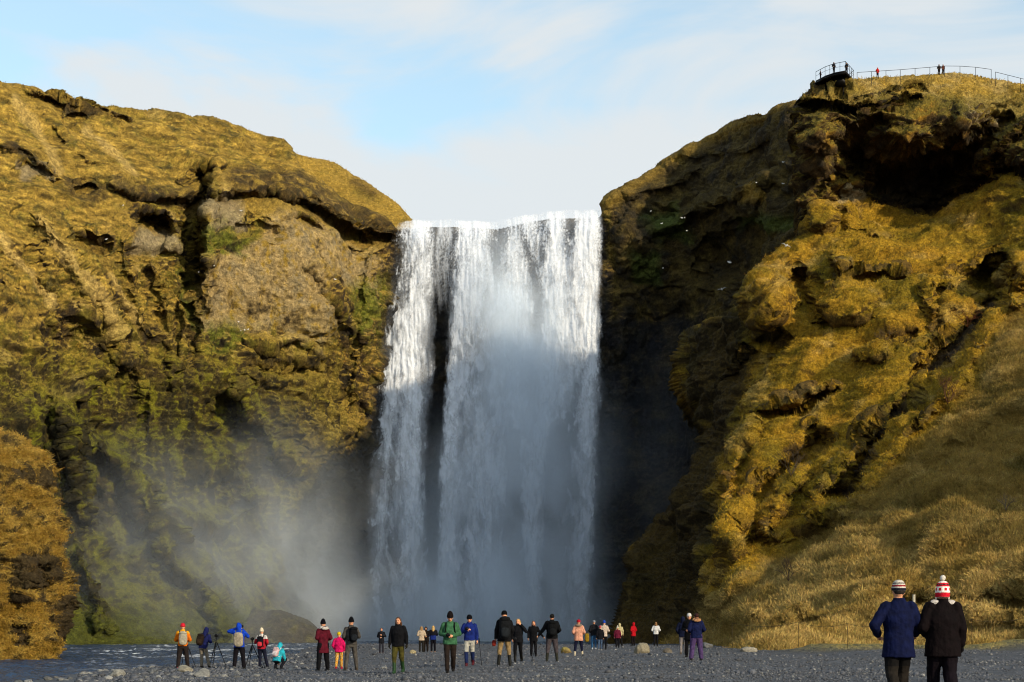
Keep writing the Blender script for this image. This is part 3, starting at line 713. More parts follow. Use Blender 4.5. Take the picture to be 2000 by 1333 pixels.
V, T = slab([(33.9, 190.6), (34.6, 189.3), (35.5, 188.6), (36.7, 190.8), (36.4, 193.6), (34.6, 194.2)], DZ - 1.15, DZ - .2); part_l('underframe', [(V - o, T)], '#0e0c0a', plat, smooth=False)
gird = []
for i in range(len(deck)):
    a, b = deck[i], deck[(i + 1) % len(deck)]; gird.append(cyl(np.array([*a, DZ - .28]) - o, np.array([*b, DZ - .28]) - o, .12, seg=6))
for t in (.25, .5, .75): gird.append(cyl(np.array([33.2 + 3.2 * t, 189.9 - 1.5 * t, DZ - .3]) - o, np.array([34.6 + 2 * t, 194.2, DZ - .5]) - o, .10, seg=6))
part_l('girder', gird, '#120f0d', plat)
for (x, y, zb) in ((34.6, 190.6, 56.6), (35.7, 189.6, 57.2), (36.2, 191.6, 58.2)):
    part_l('support_post', [cyl(np.array([x, y, DZ - .3]) - o, np.array([x, y, zb]) - o, .09, seg=8)], '#2a2522', plat)
front = deck[:6]; line = []
for i in range(len(front) - 1):
    a, b = np.array(front[i]), np.array(front[i + 1]); L = np.linalg.norm(b - a); m_ = max(1, round(L / .75))
    for q in range(m_): line.append(a + (b - a) * q / m_)
line.append(np.array(front[-1]))
for q in line: part_l('post', [cyl(np.array([*q, DZ]) - o, np.array([*q, DZ + .95]) - o, .022, seg=6)], '#1c1a19', plat)
for hz in (.95, .5): part_l('rail', [cyl(np.array([*line[i], DZ + hz]) - o, np.array([*line[i + 1], DZ + hz]) - o,   .028 if hz > .9 else .014, seg=6) for i in range(len(line) - 1)], '#24211f', plat)
person(0, 0, 188, 1.26, 200, 'person in dark clothes leaning at the front rail of the viewing platform', '#1c1c22', '#17171b', at=(34.55, 188.9, DZ), voxel=.03, hood='up', arms=('bent', 'bent'), group='people on the headland')
person(0, 0, 188, 1.2, 150, 'person standing at the right corner rail of the viewing platform', '#20242a', '#1a1a20', at=(35.9, 188.9, DZ), voxel=.03, hood='up', arms=('bent', 'bent'), group='people on the headland')
person(0, 0, 190, .95, 230, 'person in dark clothes at the low left end of the viewing platform', '#18181c', '#141418', at=(33.45, 190.8, DZ - .02), voxel=.03, hood='up', arms=('bent', 'bent'), group='people on the headland')
def fence(pts, label, post_n, h=1.05, name='ridge_fence', col='#3a3f44', sink=.5):
    p0 = np.array(pts[0], float); r = local_root(name, p0, label, 'fence')
    pts = [np.array(q, float) for q in pts]; L = [0]
    for i in range(len(pts) - 1): L.append(L[-1] + np.linalg.norm(pts[i + 1] - pts[i]))
    tops = []
    for s in np.linspace(0, L[-1], post_n):
        i = min(max(np.searchsorted(L, s) - 1, 0), len(pts) - 2); t = (s - L[i]) / (L[i + 1] - L[i]); q = pts[i] + (pts[i + 1] - pts[i]) * t
        tops.append(q); part_l('post', [cyl(q - p0 - [0, 0, h + sink], q - p0, .028, seg=6)], col, r)
    part_l('rail', [cyl(tops[i] - p0, tops[i + 1] - p0, .026, seg=6) for i in range(len(tops) - 1)], col, r)
    return r
fence([world(1674, 142, 193), world(1760, 136.5, 194), world(1855, 128.5, 194.6), world(1900, 131, 194.2), world(1936, 136, 193.8)], 'long thin railing along the crest of the headland beside the viewing platform', 10)
fence([world(1944, 141, 193), world(2000, 155, 191.6), world(2060, 170, 189)], 'short railing dropping down the right end of the headland crest', 6)
x_, y_, z_ = world(1714, 154, 194.5)
person(0, 0, 193, 1.2, 185, 'person in a red jacket walking along the headland railing', '#d02018', '#201a20', at=(x_, y_, z_), voxel=.03, hood='up', arms=('bent', 'bent'), group='people on the headland')
x_, y_, z_ = world(1834, 148, 195.5)
person(0, 0, 193, 1.22, 170, 'person in dark clothes, left of the pair on top of the headland', '#2a2220', '#1a1818', at=(x_, y_, z_), voxel=.03, hood='up', arms=('bent', 'bent'), group='people on the headland')
x_, y_, z_ = world(1842, 147, 195.8)
person(0, 0, 193, 1.15, 190, 'person in a brown jacket, right of the pair on top of the headland', '#6a3a2a', '#201a1a', at=(x_, y_, z_), voxel=.03, hood='up', arms=('bent', 'bent'), group='people on the headland')

# gulls
def gull(pos, rz, flying):
    V, T = ell((0, 0, 0), (.09, .24, .09)); k = np.clip(V[:, 1] / .24, -1, 1); V[:, 0] *= 1 - .35 * (k < 0) * -k; V[:, 2] += .03 * k ** 2
    parts = [(V, T), ell((0, .22, .09), (.055, .07, .055)), cyl((0, .28, .085), (0, .34, .075), .014, .004, 6)]
    r = local_root('gull', pos, 'x', 'gull', 'gulls around the cliffs', rz)
    def c(V): return np.where((V[:, 1] > .285)[:, None], lin('#c89a30', 1), lin('#f4f4f2', .9))
    part_l('body', parts, c, r, M_CLOTH)
    for s in (1, -1):
        if flying: pts = [((s * .05, .05, .05), .06), ((s * .34, .10, .17), .05), ((s * .66, -.05, .10), .015)]
        else: pts = [((s * .075, .12, .05), .05), ((s * .085, -.05, .05), .05), ((s * .05, -.28, .03), .015)]
        ws = [cap(pts[0][0], pts[0][1], pts[1][0], pts[1][1], 8), cap(pts[1][0], pts[1][1], pts[2][0], pts[2][1], 8)]
        part_l('wing', [(np.stack([v[:, 0], v[:, 1], v[:, 2] * .5 + .02], -1), t) for v, t in ws], (lambda V: np.where((np.abs(V[:, 0]) > .6)[:, None] | (V[:, 1] < -.24)[:, None], lin('#222222'), lin('#d8dadc', .9))), r, M_CLOTH)
    return r
def dup(root):
    r = root.copy(); COL.objects.link(r)
    for ch in root.children:
        c = ch.copy(); COL.objects.link(c); c.parent = r
    return r
GR = [(1271, 413, 240), (1292, 437, 238), (1332, 426, 233), (1337, 426, 233), (1341, 451, 233), (1477, 357, 216), (1530, 317, 205), (1530, 359, 205), (1295, 524, 236)]
GF = [(1425, 513, 205), (1410, 566, 205), (1535, 481, 186)]
GL = [(466, 629, 214), (470, 646, 214), (478, 645, 214), (484, 644, 214), (655, 546, 226), (207, 468, 195), (240, 402, 206), (388, 532, 208), (418, 520, 209), (471, 412, 216)]
rs = np.random.RandomState(3); pr = None; pf = None
for lst, lab in ((GR, 'white gull on the shaded mossy cliff right of the falls'), (GL, 'white gull perched on the sunlit cliff left of the falls')):
    for (gx_, gy_, gY) in lst:
        g_ = gull((0, 0, 0), 0, False) if pr is None else dup(pr)
        if pr is None: pr = g_
        g_.location = world(gx_, gy_, gY); g_.rotation_euler = (0, 0, rs.uniform(0, 6.28)); g_['label'] = lab; g_.scale = (.7, .7, .7); g_['group'] = 'gulls perched ' + ('right' if lst is GR else 'left') + ' of the falls'
for i, (gx_, gy_, gY) in enumerate(GF):
    g_ = gull((0, 0, 0), 0, True) if pf is None else dup(pf)
    if pf is None: pf = g_
    g_.location = world(gx_, gy_, gY); g_.rotation_euler = (.1, rs.uniform(-.5, .5), rs.uniform(0, 6.28)); g_['group'] = 'gulls flying past the dark cliff'
    g_['label'] = ['white gull in flight, the largest of those before the dark cliff', 'white gull in flight below the largest flying gull', 'white gull flying close to the lit edge of the grass hillside'][i]

# bare shrubs on the hillside
def shrub(pos, size, seed, label, colour='#8a7458'):
    rs = np.random.RandomState(seed); parts = []
    def grow(p, d, L, r, lv):
        q = p + d * L; parts.append(cyl(p, q, r, r * .6, 5))
        if lv == 0: return
        for _ in range(3):
            nd = d + rs.normal(size=3) * .42; nd[2] = abs(nd[2]) * .9 + .15; nd /= np.linalg.norm(nd); grow(p + d * L * rs.uniform(.6, 1), nd, L * rs.uniform(.6, .85), r * .62, lv - 1)
    for _ in range(5):
        d = np.array([rs.normal() * .45, rs.normal() * .45, 1.0]); d /= np.linalg.norm(d); grow(np.zeros(3), d, size * .36, size * .011, 3)
    r = local_root('bare_shrub', pos, label, 'shrub', 'bare shrubs on the hillside')
    part_l('twigs', parts, colour, r, M_HAIR)
    return r
SHRUBS = [(1545, 930, 139, 3.0, 'grey leafless shrub on the golden slope left of the dark gully', '#5a4c3a'), (1540, 1135, 124, 2.2, 'leafless shrub low on the slope, just above the people', '#4a3c30'), (1850, 790, 146, 3.2, 'reddish leafless shrub on the shaded slope right of the gully', '#6a4630'), (1725, 690, 165, 3.0, 'pale leafless shrub high on the golden slope', '#6e5a3c'), (1750, 690, 166, 2.6, 'leafless shrub just right of the pale one high on the slope', '#5a4628'), (1890, 640, 161, 2.6, 'rust coloured leafless shrub at the head of the gully', '#6a3a1e'), (1965, 1000, 116, 1.6, 'thin leafless shrub near the right edge on the shaded slope', '#5e564a')]
for i, (a_, b_, c_, s_, l_, h_) in enumerate(SHRUBS): shrub(world(a_, b_, c_), s_, 20 + i, l_, h_)

# rope fence and marker post at the foot of the slope
rf = local_root('rope_fence', world(1430, 1225, 96), 'low thin rope fence on dark pegs along the foot of the grass slope', 'fence')
ro = np.array(world(1430, 1225, 96)); tops = []
for px_, py_ in ((1430, 1217), (1560, 1215), (1655, 1218), (1745, 1214), (1898, 1210), (2010, 1204), (2120, 1196)):
    q = np.array(world(px_, py_, 92)); tops.append(q)
    part_l('post', [cyl(q - ro - [0, 0, 1.3], q - ro, .014, seg=6)], '#4a3e2c', rf)
rope = []
for i in range(len(tops) - 1):
    a, b = tops[i], tops[i + 1]; prev = a
    for t in np.linspace(0, 1, 9)[1:]:
        q = a + (b - a) * t - np.array([0, 0, .22 * 4 * t * (1 - t)]); rope.append(cyl(prev - ro, q - ro, .009, seg=5)); prev = q
part_l('rope', rope, '#3a332c', rf)
x_, y_, z_ = world(1785, 1170, 97)
mp_ = local_root('marker_post', (x_, y_, z_ - .9), 'short white marker post in the grass between the heads of the couple', 'post')
part_l('stake', [bx((-.07, -.04, -.2), (.07, .04, 1.1))], '#cfc4ac', mp_, M_CLOTH, False); part_l('cap', [bx((-.075, -.045, 1.102), (.075, .045, 1.14))], '#b8ad98', mp_, M_CLOTH, False)
# ================================================================== TERRAIN
RIDGE_L = [(-760, 120), (-320, 150), (0, 157), (40, 168), (120, 172), (165, 188), (250, 213), (330, 228), (370, 237), (420, 234), (470, 246), (520, 266), (565, 290), (590, 325), (640, 362), (690, 392), (740, 408), (770, 426)]
# ---- A: the amphitheatre wall: left cliff, rock behind the fall, shaded right wall
polyA = RIDGE_L + [(776, 440), (800, 446), (880, 446), (970, 447), (1020, 438), (1075, 431), (1120, 429), (1174, 428), (1178, 402), (1196, 385), (1215, 374), (1250, 345), (1290, 320), (1340, 290),
         (1380, 262), (1450, 225), (1500, 212), (1562, 194), (1600, 260), (1640, 360), (1760, 520), (1760, 1320), (-760, 1320)]
ctrlA = [(-760, 120, 185), (-760, 700, 150), (-760, 1320, 118), (-320, 150, 205), (-320, 500, 185), (-320, 900, 165), (-320, 1250, 150), (-320, 1320, 140),
 (0, 157, 222), (0, 300, 207), (0, 500, 193), (0, 800, 184), (0, 1100, 174), (0, 1250, 166), (0, 1320, 158),
 (200, 200, 233), (200, 330, 217), (200, 480, 206), (200, 800, 200), (200, 1100, 190), (200, 1230, 180), (200, 1320, 170),
 (400, 235, 244), (400, 340, 228), (400, 420, 221), (400, 600, 219), (400, 850, 217), (400, 1100, 206), (400, 1250, 190), (400, 1320, 182),
 (570, 295, 250), (560, 400, 231), (560, 600, 227), (560, 850, 228), (560, 1000, 228), (560, 1150, 222), (560, 1250, 215), (560, 1320, 212),
 (680, 390, 243), (680, 470, 237), (690, 600, 236), (690, 850, 241), (680, 1050, 244), (680, 1250, 240), (680, 1320, 240),
 (765, 428, 249), (755, 600, 247), (745, 800, 249), (735, 1000, 253), (730, 1250, 254), (730, 1320, 254),
 (850, 433, 254), (850, 800, 257), (850, 1250, 257), (850, 1320, 257), (1000, 433, 254), (1000, 800, 259), (1000, 1250, 258), (1000, 1320, 258),
 (1150, 416, 253), (1150, 800, 258), (1150, 1250, 257), (1150, 1320, 257),
 (1190, 390, 251), (1200, 600, 251), (1220, 800, 254), (1220, 1250, 252), (1220, 1320, 252),
 (1290, 320, 256), (1290, 450, 254), (1300, 600, 254), (1300, 900, 254), (1300, 1250, 252), (1300, 1320, 252),
 (1400, 252, 251), (1400, 400, 246), (1400, 600, 246), (1400, 900, 246), (1400, 1250, 234), (1400, 1320, 234),
 (1560, 190, 232), (1560, 350, 224), (1560, 600, 224), (1560, 900, 226), (1560, 1320, 215), (1760, 180, 226), (1760, 600, 205), (1760, 1320, 200)]
featA = [('l', [(398, 345), (378, 430), (368, 500), (382, 556)], 26, -8), ('l', [(420, 330), (412, 420), (408, 520), (420, 600)], 22, 2.5),
 ('b', 305, 438, 42, 20, 12, -6), ('l', [(235, 372), (300, 380), (375, 385)], 22, 2.6), ('b', 345, 470, 18, 30, 40, 1),
 ('b', 145, 232, 22, 8, 5, -4), ('l', [(80, 178), (150, 205), (210, 208), (260, 225)], 14, 2.2), ('l', [(60, 185), (130, 195)], 10, 1.5),
 ('b', 180, 472, 34, 22, 10, -3.5), ('b', 60, 335, 40, 12, 0, -2), ('l', [(0, 270), (60, 300), (115, 330)], 22, 2.4), ('b', 165, 375, 26, 20, 0, -2.5),
 ('l', [(100, 225), (180, 300), (250, 350)], 20, 1.6), ('l', [(90, 420), (150, 520), (215, 600), (240, 700)], 30, 1.3), ('l', [(40, 430), (120, 560), (140, 700)], 34, -.6),
 ('l', [(250, 480), (270, 560), (300, 650)], 24, 1.1), ('l', [(300, 520), (330, 600), (335, 740)], 18, 1.5), ('l', [(380, 600), (385, 720)], 14, -1.8), ('l', [(355, 590), (360, 700)], 14, 2.0),
 ('b', 45, 560, 50, 80, 0, -2), ('b', 160, 700, 90, 70, 0, -2.2), ('b', 230, 800, 60, 80, 20, -3), ('l', [(110, 790), (140, 850), (150, 930), (170, 1000)], 26, 4.5), ('b', 180, 1000, 26, 70, -10, -3),
 ('l', [(205, 870), (255, 910), (290, 985), (330, 1080), (420, 1160), (440, 1230)], 34, 4.5), ('b', 235, 1040, 34, 90, -8, -3), ('l', [(160, 1080), (190, 1150), (200, 1210)], 24, 3),
 ('l', [(330, 1000), (370, 1025), (425, 1025)], 14, 2.5), ('b', 400, 960, 70, 40, 0, -3), ('l', [(430, 1010), (480, 980)], 14, -3),
 ('l', [(470, 760), (520, 830), (560, 890), (590, 920)], 26, 3.0), ('b', 440, 830, 40, 60, 0, -2.5), ('b', 560, 720, 80, 14, 4, -1.5),
 ('l', [(480, 660), (560, 668), (650, 690)], 12, 1.2), ('b', 510, 455, 60, 14, 5, -1.8), ('l', [(430, 375), (520, 362), (600, 380), (700, 420), (760, 445)], 34, 2.2), ('l', [(420, 402), (520, 392), (600, 408), (680, 445), (750, 470)], 16, -2.4),
 ('b', 600, 442, 40, 10, 8, -1.8), ('b', 690, 460, 34, 14, 12, -2.6), ('l', [(610, 520), (660, 590), (690, 640)], 16, 1.4), ('l', [(730, 500), (715, 650), (700, 780)], 22, 2.0),
 ('b', 670, 980, 60, 130, 10, -7), ('l', [(725, 780), (700, 870), (630, 910)], 18, 1.8),
 ('b', 1240, 470, 36, 60, 10, 2.6), ('b', 1285, 500, 26, 40, 0, 1.2), ('l', [(1260, 470), (1345, 425), (1420, 380), (1495, 350)], 18, 3), ('b', 1470, 385, 22, 18, 0, 2.6),
 ('b', 1440, 500, 80, 60, -20, -5), ('l', [(1480, 560), (1530, 480), (1560, 470)], 20, 2), ('b', 1330, 420, 26, 12, 0, 1.6), ('b', 1300, 760, 80, 200, 0, -3),
 ('l', [(1330, 300), (1420, 300), (1500, 260)], 18, 1.5), ('l', [(1230, 380), (1300, 370), (1350, 330)], 16, 1.2)]
def terr(V, seed):       # small grassy terraces that run along the slope
    return fbm(np.stack([V[:, 0] / 2.6 + V[:, 1] / 9, V[:, 1] / 9, V[:, 2] / .75], -1), 3, seed, .55)
def dispA(V, Nn, px, py):
    grassy = sst(.15, .5, Nn[:, 2] + .25 * fbm(V / 4, 3, 2)); rock = 1 - grassy
    big = fbm(V / 12.0, 3, 1) * 2.0
    mid = fbm(V / 4.2, 5, 5, .58) * (2.1 * rock + .9 * grassy)
    strat = fbm(np.stack([V[:, 0] / 18, V[:, 1] / 18, V[:, 2] / 1.5], -1), 4, 9, .6) * .7 * rock
    strat = strat + ledge(V[:, 2] / 5.2 + fbm(V / 10, 4, 33, .55) * 1.5) * 1.5 * sst(-.1, .25, fbm(V / 9, 3, 35)) * (.35 + .65 * rock)
    crag = -ridged(V / 3.1 + fbm(V / 5, 3, 37)[:, None] * .5, 5, 39) * .9 * rock
    drape = ridged(np.stack([V[:, 0] / 2.4, V[:, 1] / 2.4, V[:, 2] / 9], -1), 4, 14) * 1.1 * rock * sst(560, 760, py)
    lump = -ridged(V / 1.9, 4, 20) * .55 * rock + terr(V, 22) * .42 * grassy
    fine = fbm(V / .8, 4, 31, .6) * .34 * (.5 + .5 * rock)
    inn = sst(770, 800, px) * sst(1190, 1160, px)
    bare = soft_poly(px, py, [(395, 560), (415, 505), (500, 470), (640, 450), (735, 520), (665, 650), (560, 650), (400, 640)], 20)
    mid = mid * (1 - .5 * bare); strat = strat * (1 - .6 * bare); lump = lump * (1 - .55 * bare)
    alc = sst(1180, 1240, px) * sst(520, 680, py)
    return (big * 1.15 + mid * .7 + strat * .8 + drape * 1.1 + lump * .6 + crag * .5 * (1 - .5 * bare)) * (1 - .75 * inn) * (1 - .65 * alc) + fine * (1 - .6 * alc)
def _py(f): return f[2] if f[0] == 'b' else f[1][0][1]
featA = [f[:-1] + (f[-1] * (.7 if _py(f) < 345 else 1.15),) for f in featA]
A = sheet(polyA, ctrlA, (-760, 1700, 140, 1318), 1.5, featA, dispA, seed=1)  # noqa

def colA(S):
    V, Nn, px, py = S['V'], S['N'], S['px'], S['py']
    n1 = fbm(V / 9, 4, 41); n2 = fbm(V / 2.6, 5, 43, .6); n3 = fbm(V / .8, 3, 45)
    st = fbm(np.stack([V[:, 0] / 1.3, V[:, 1] / 1.3, V[:, 2] / 7], -1), 4, 47)
    wq = np.stack([px / 45, py / 45, 0 * px], -1); W = (fbm(wq, 4, 51) * 30, fbm(wq, 4, 53) * 30)
    nz = Nn[:, 2]
    gr = sst(.12, .55, nz + n2 * .25 + n1 * .1)
    c = lerp(np.tile(BROWN, (len(V), 1)), OLIVE, sst(-.25, .3, n2 + st * .6))
    c = lerp(c, RUST, sst(.15, .5, n3 + n2 * .5) * .5)
    c = lerp(c, DARK, sst(.02, .4, -n2 - st * .5 + n1 * .3) * .9)
    c = lerp(c, GOLD, gr * .92)
    c = lerp(c, MOSS, gr * sst(.05, .45, n1 + n3 * .5) * .55)
    c = lerp(c, STRAW, gr * sst(.05, .4, fbm(V / 5, 4, 59)) * .6)
    # upper left meadow: more gold
    mead = soft_poly(px, py, [(-760, 100), (560, 250), (800, 440), (560, 350), (440, 330), (380, 380), (240, 350), (200, 480), (330, 560), (370, 640), (200, 640), (150, 560), (90, 640), (-760, 640)], 26, W)
    c = lerp(c, lerp(np.tile(GOLD, (len(V), 1)), OLIVE, sst(-.1, .4, n2 * .7 + n3 * .5)), mead * sst(-.35, .15, nz + n2 * .35) * .85)
    tr = fbm(np.stack([V[:, 0] / 2.2 + V[:, 1] / 6, V[:, 1] / 6, V[:, 2] / .6], -1), 3, 22, .55)
    c = c * (.93 + mead * np.clip(tr * 1.5, -.55, .5))[:, None]
    c = lerp(c, C(.06, .048, .015), mead * sst(.12, .45, n2 + .6 * fbm(V / 1.2, 3, 67) - .08) * .8)
    for pts, wd in (([(170, 245), (215, 290), (265, 335)], 12), ([(30, 200), (90, 260), (120, 330)], 12), ([(0, 470), (60, 540), (100, 600)], 14), ([(80, 430), (140, 510), (200, 590), (230, 660)], 16), ([(215, 540), (280, 640)], 10)):
        d, _, _ = poly_dist(px + W[0] * .4, py + W[1] * .4, pts, False)
        c = lerp(c, STRAW, (1 - sst(wd * .3, wd * 1.1, d)) * .7)
    mot = fbm(V / .45, 3, 69, .6); c = c * np.clip(1 + mot * .7, .4, 1.7)[:, None]
    # bare pale tuff face
    pale = soft_poly(px, py, [(395, 560), (415, 505), (500, 470), (540, 425), (640, 440), (700, 475), (745, 520), (735, 570), (690, 570), (650, 530), (640, 570), (665, 650), (640, 680), (560, 650), (470, 640), (400, 640)], 12, W)
    c = lerp(c, lerp(lerp(np.tile(PALE, (len(V), 1)), GREYR, sst(-.2, .4, n2)), GOLD * .8, sst(.0, .5, n3 + st)), pale * sst(-.5, -.1, n2 + n1 * .5) * .9)
    pale2 = soft_poly(px, py, [(400, 400), (470, 400), (480, 440), (410, 450)], 8, W) + soft_poly(px, py, [(265, 460), (330, 450), (345, 490), (270, 495)], 8, W) + soft_poly(px, py, [(30, 325), (95, 328), (95, 352), (30, 350)], 6, W)
    c = lerp(c, GREYR * 1.15, np.clip(pale2, 0, 1) * .8)
    low = soft_poly(px, py, [(470, 680), (660, 690), (700, 860), (580, 930), (480, 800)], 24, W)
    c = lerp(c, C(.24, .15, .035), low * sst(-.3, .2, n2) * .6)
    # dark rock bands
    for pts, wd in (([(240, 375), (380, 390)], 22), ([(470, 360), (560, 360), (650, 400), (740, 435), (765, 450)], 30), ([(150, 215), (250, 225)], 8), ([(140, 350), (190, 380)], 16), ([(385, 600), (380, 740)], 8), ([(20, 290), (70, 310)], 16), ([(180, 470), (200, 480)], 14)):
        d, _, _ = poly_dist(px + W[0], py + W[1], pts, False)
        c = lerp(c, lerp(np.tile(DARK, (len(V), 1)), BROWN, sst(-.2, .3, n3)), (1 - sst(wd * .4, wd * 1.4, d)) * .85 * sst(-.3, .12, n2 * .8 + st * .6 + .05))
    gm = soft_poly(px, py, [(400, 440), (500, 450), (490, 500), (400, 490)], 14, W) + soft_poly(px, py, [(340, 500), (380, 560), (390, 640), (370, 620)], 10, W) + soft_poly(px, py, [(690, 560), (755, 540), (740, 680), (690, 650)], 18, W) + soft_poly(px, py, [(400, 635), (500, 640), (490, 690), (400, 690)], 12, W)
    c = lerp(c, GREEN, np.clip(gm, 0, 1) * .75 * sst(-.35, .15, n2 + n3 * .5))
    # wetter, mossier towards the foot of the wall, and darkened for weaker sun
    wet = sst(600, 860, py + fbm(wq, 3, 57) * 120) * sst(660, 500, px)
    c = lerp(c, lerp(lerp(np.tile(DARK * 1.3, (len(V), 1)), BROWN * 1.1, sst(-.2, .35, st)), MOSS * .95, sst(.08, .42, st * .9 + n2 * .7 + nz * .4)), wet * .88)
    foot = soft_poly(px, py, [(120, 1200), (300, 1190), (470, 1190), (700, 1235), (700, 1330), (100, 1330)], 24, W)
    c = lerp(c, C(.095, .09, .017), foot * .8)
    # wet rock behind and beside the fall, the alcove's shade painted into it
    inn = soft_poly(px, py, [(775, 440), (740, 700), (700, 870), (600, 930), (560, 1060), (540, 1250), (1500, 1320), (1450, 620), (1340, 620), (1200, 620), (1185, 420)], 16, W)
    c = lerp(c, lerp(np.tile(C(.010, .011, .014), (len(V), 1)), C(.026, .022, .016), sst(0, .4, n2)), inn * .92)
    # right wall: brown grass, some moss, its shade painted into the colour
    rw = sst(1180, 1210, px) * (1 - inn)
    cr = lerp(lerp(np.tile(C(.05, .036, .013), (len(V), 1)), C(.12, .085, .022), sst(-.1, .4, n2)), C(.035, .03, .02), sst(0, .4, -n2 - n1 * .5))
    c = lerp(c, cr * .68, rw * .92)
    gk = soft_poly(px, py, [(1250, 430), (1330, 400), (1350, 470), (1280, 470)], 14, W) + soft_poly(px, py, [(1240, 490), (1290, 490), (1285, 550), (1240, 540)], 12, W) + soft_poly(px, py, [(1440, 430), (1560, 420), (1560, 450), (1440, 450)], 12, W)
    c = lerp(c, C(.06, .08, .015), np.clip(gk, 0, 1) * .8)
    c = lerp(c, GOLD * .9, soft_poly(px, py, [(1455, 365), (1475, 360), (1495, 395), (1450, 395)], 8, W))
    tp = sst(22, 6, poly_dist(px, py, [(1178, 400), (1290, 322), (1380, 265), (1450, 228), (1560, 195)], False)[0])
    c = lerp(c, GOLD * .8, tp * .6)
    c = c * (1 - .34 * sst(640, 900, py) * sst(720, 640, px))[:, None] * (1 + (C(.86, 1.0, .75) - 1)[None] * (sst(560, 900, py) * sst(720, 640, px))[:, None])     # lower wall darker and greener: moss, plus its weaker sun painted in
    c = c * (1 + n3 * .35)[:, None]
    S['grass'] = np.clip(gr * .9 + mead * .6 + wet * .25 + rw * .5 + foot * .5, .08, 1) * (1 - .9 * inn) * (1 - .75 * pale) * S['front']
    return np.clip(c, .004, .7)
cA = colA(A)
link('cliff', mesh_np('cliff', A['V'], A['Q'], None, M_CLIFF, cA), kind='structure')
tufts('cliff_grass', A, A['grass'] * sst(.3, .6, A['N'][:, 2]), 70000, .22, .05, 2, 3, hang=.3, colf=cA)

# ---- far grass shoulder behind the left ridge
polyH = [(540, 285), (585, 305), (620, 309), (660, 318), (690, 340), (740, 376), (780, 404), (806, 428), (806, 470), (540, 470)]
ctrlH = [(540, 285, 275), (660, 318, 280), (806, 428, 268), (540, 470, 258), (806, 470, 262), (680, 400, 268)]
def dispH(V, Nn, px, py): return fbm(V / 9, 4, 61) * .8 + terr(V, 63) * .3 + fbm(V / .9, 3, 64) * .12
H = sheet(polyH, ctrlH, (536, 812, 280, 470), 2.3, [], dispH, seed=2)
n2 = fbm(H['V'] / 4, 4, 65)
cH = lerp(lerp(np.tile(GOLD * 1.05, (len(n2), 1)), OLIVE, sst(-.1, .4, n2) * .6), BROWN, soft_poly(H['px'], H['py'], [(690, 345), (740, 380), (730, 390), (680, 360)], 8) * .7)
link('hill', mesh_np('hill', H['V'], H['Q'], None, M_CLIFF, cH), kind='structure')
H['grass'] = np.ones(len(n2)) * H['front']
tufts('hill_grass', H, H['grass'], 6000, .22, .05, 2, 4, hang=.3, colf=cH)

# ---- C: the headland with the viewing platform
RIDGE_C = [(1552, 205), (1566, 184), (1585, 174), (1640, 165), (1668, 155), (1720, 150), (1770, 149), (1820, 147), (1860, 141), (1900, 143), (1940, 151), (2000, 165), (2100, 190), (2300, 215), (2700, 200)]
polyC = [(1553, 520), (1550, 400), (1551, 300), (1548, 240)] + RIDGE_C + [(2700, 640), (1553, 640)]
ctrlC = [(1553, 500, 196), (1550, 300, 194), (1552, 210, 192), (1575, 180, 192), (1600, 200, 190), (1600, 280, 189), (1600, 420, 192), (1600, 520, 196), (1670, 158, 194.5), (1680, 200, 189.5), (1680, 300, 196), (1690, 450, 204), (1770, 152, 195), (1770, 200, 190), (1780, 250, 187.5), (1780, 350, 199), (1790, 450, 203),
 (1860, 142, 195), (1860, 200, 189.5), (1870, 260, 188), (1870, 340, 200), (1870, 450, 204), (1950, 155, 194), (1950, 220, 190), (1950, 320, 190), (1950, 450, 192), (2000, 168, 192), (2050, 300, 182), (2050, 500, 180), (2300, 215, 190), (2300, 400, 172), (2300, 640, 165), (2700, 200, 175), (2700, 640, 150), (1553, 640, 200), (1800, 640, 206)]
featC = [('l', [(1565, 215), (1640, 212), (1700, 222), (1780, 190)], 14, -2.6), ('l', [(1560, 192), (1640, 188), (1700, 196)], 12, 1.4), ('b', 1600, 280, 40, 45, 0, 2.2), ('b', 1670, 300, 30, 60, 20, -3), ('b', 1780, 290, 60, 45, 0, 3.2), ('l', [(1720, 240), (1690, 290), (1650, 330)], 18, -2.5),
 ('b', 1775, 350, 80, 40, 0, -2.5), ('b', 1905, 235, 40, 40, 0, 2), ('l', [(1960, 230), (1900, 300), (1850, 350)], 20, -3.5), ('l', [(2000, 240), (1950, 290), (1900, 340)], 14, 2), ('b', 1985, 300, 30, 14, -15, 2.5), ('b', 1980, 335, 40, 14, -10, -3.5), ('b', 1640, 360, 24, 60, 20, 1.6)]
def dispC(V, Nn, px, py):
    grassy = sst(.2, .55, Nn[:, 2] + .25 * fbm(V / 4, 3, 70)); rock = 1 - grassy
    return fbm(V / 7, 3, 71) * (1.8 * rock + .5) + fbm(V / 2.6, 5, 73, .6) * (2.2 * rock + .35) - ridged(V / 1.5, 4, 75) * .6 * rock - ridged(V / 3.1, 4, 78) * .8 * rock + ledge(V[:, 2] / 3.4 + fbm(V / 6, 4, 79) * 1.4) * 1.0 * rock + terr(V, 76) * .3 * grassy + fbm(V / .6, 3, 77, .6) * .22
Cs = sheet(polyC, ctrlC, (1540, 2700, 134, 640), 1.5, featC, dispC, rnd=(10, 2.5), seed=3, back=14, fall=.5)
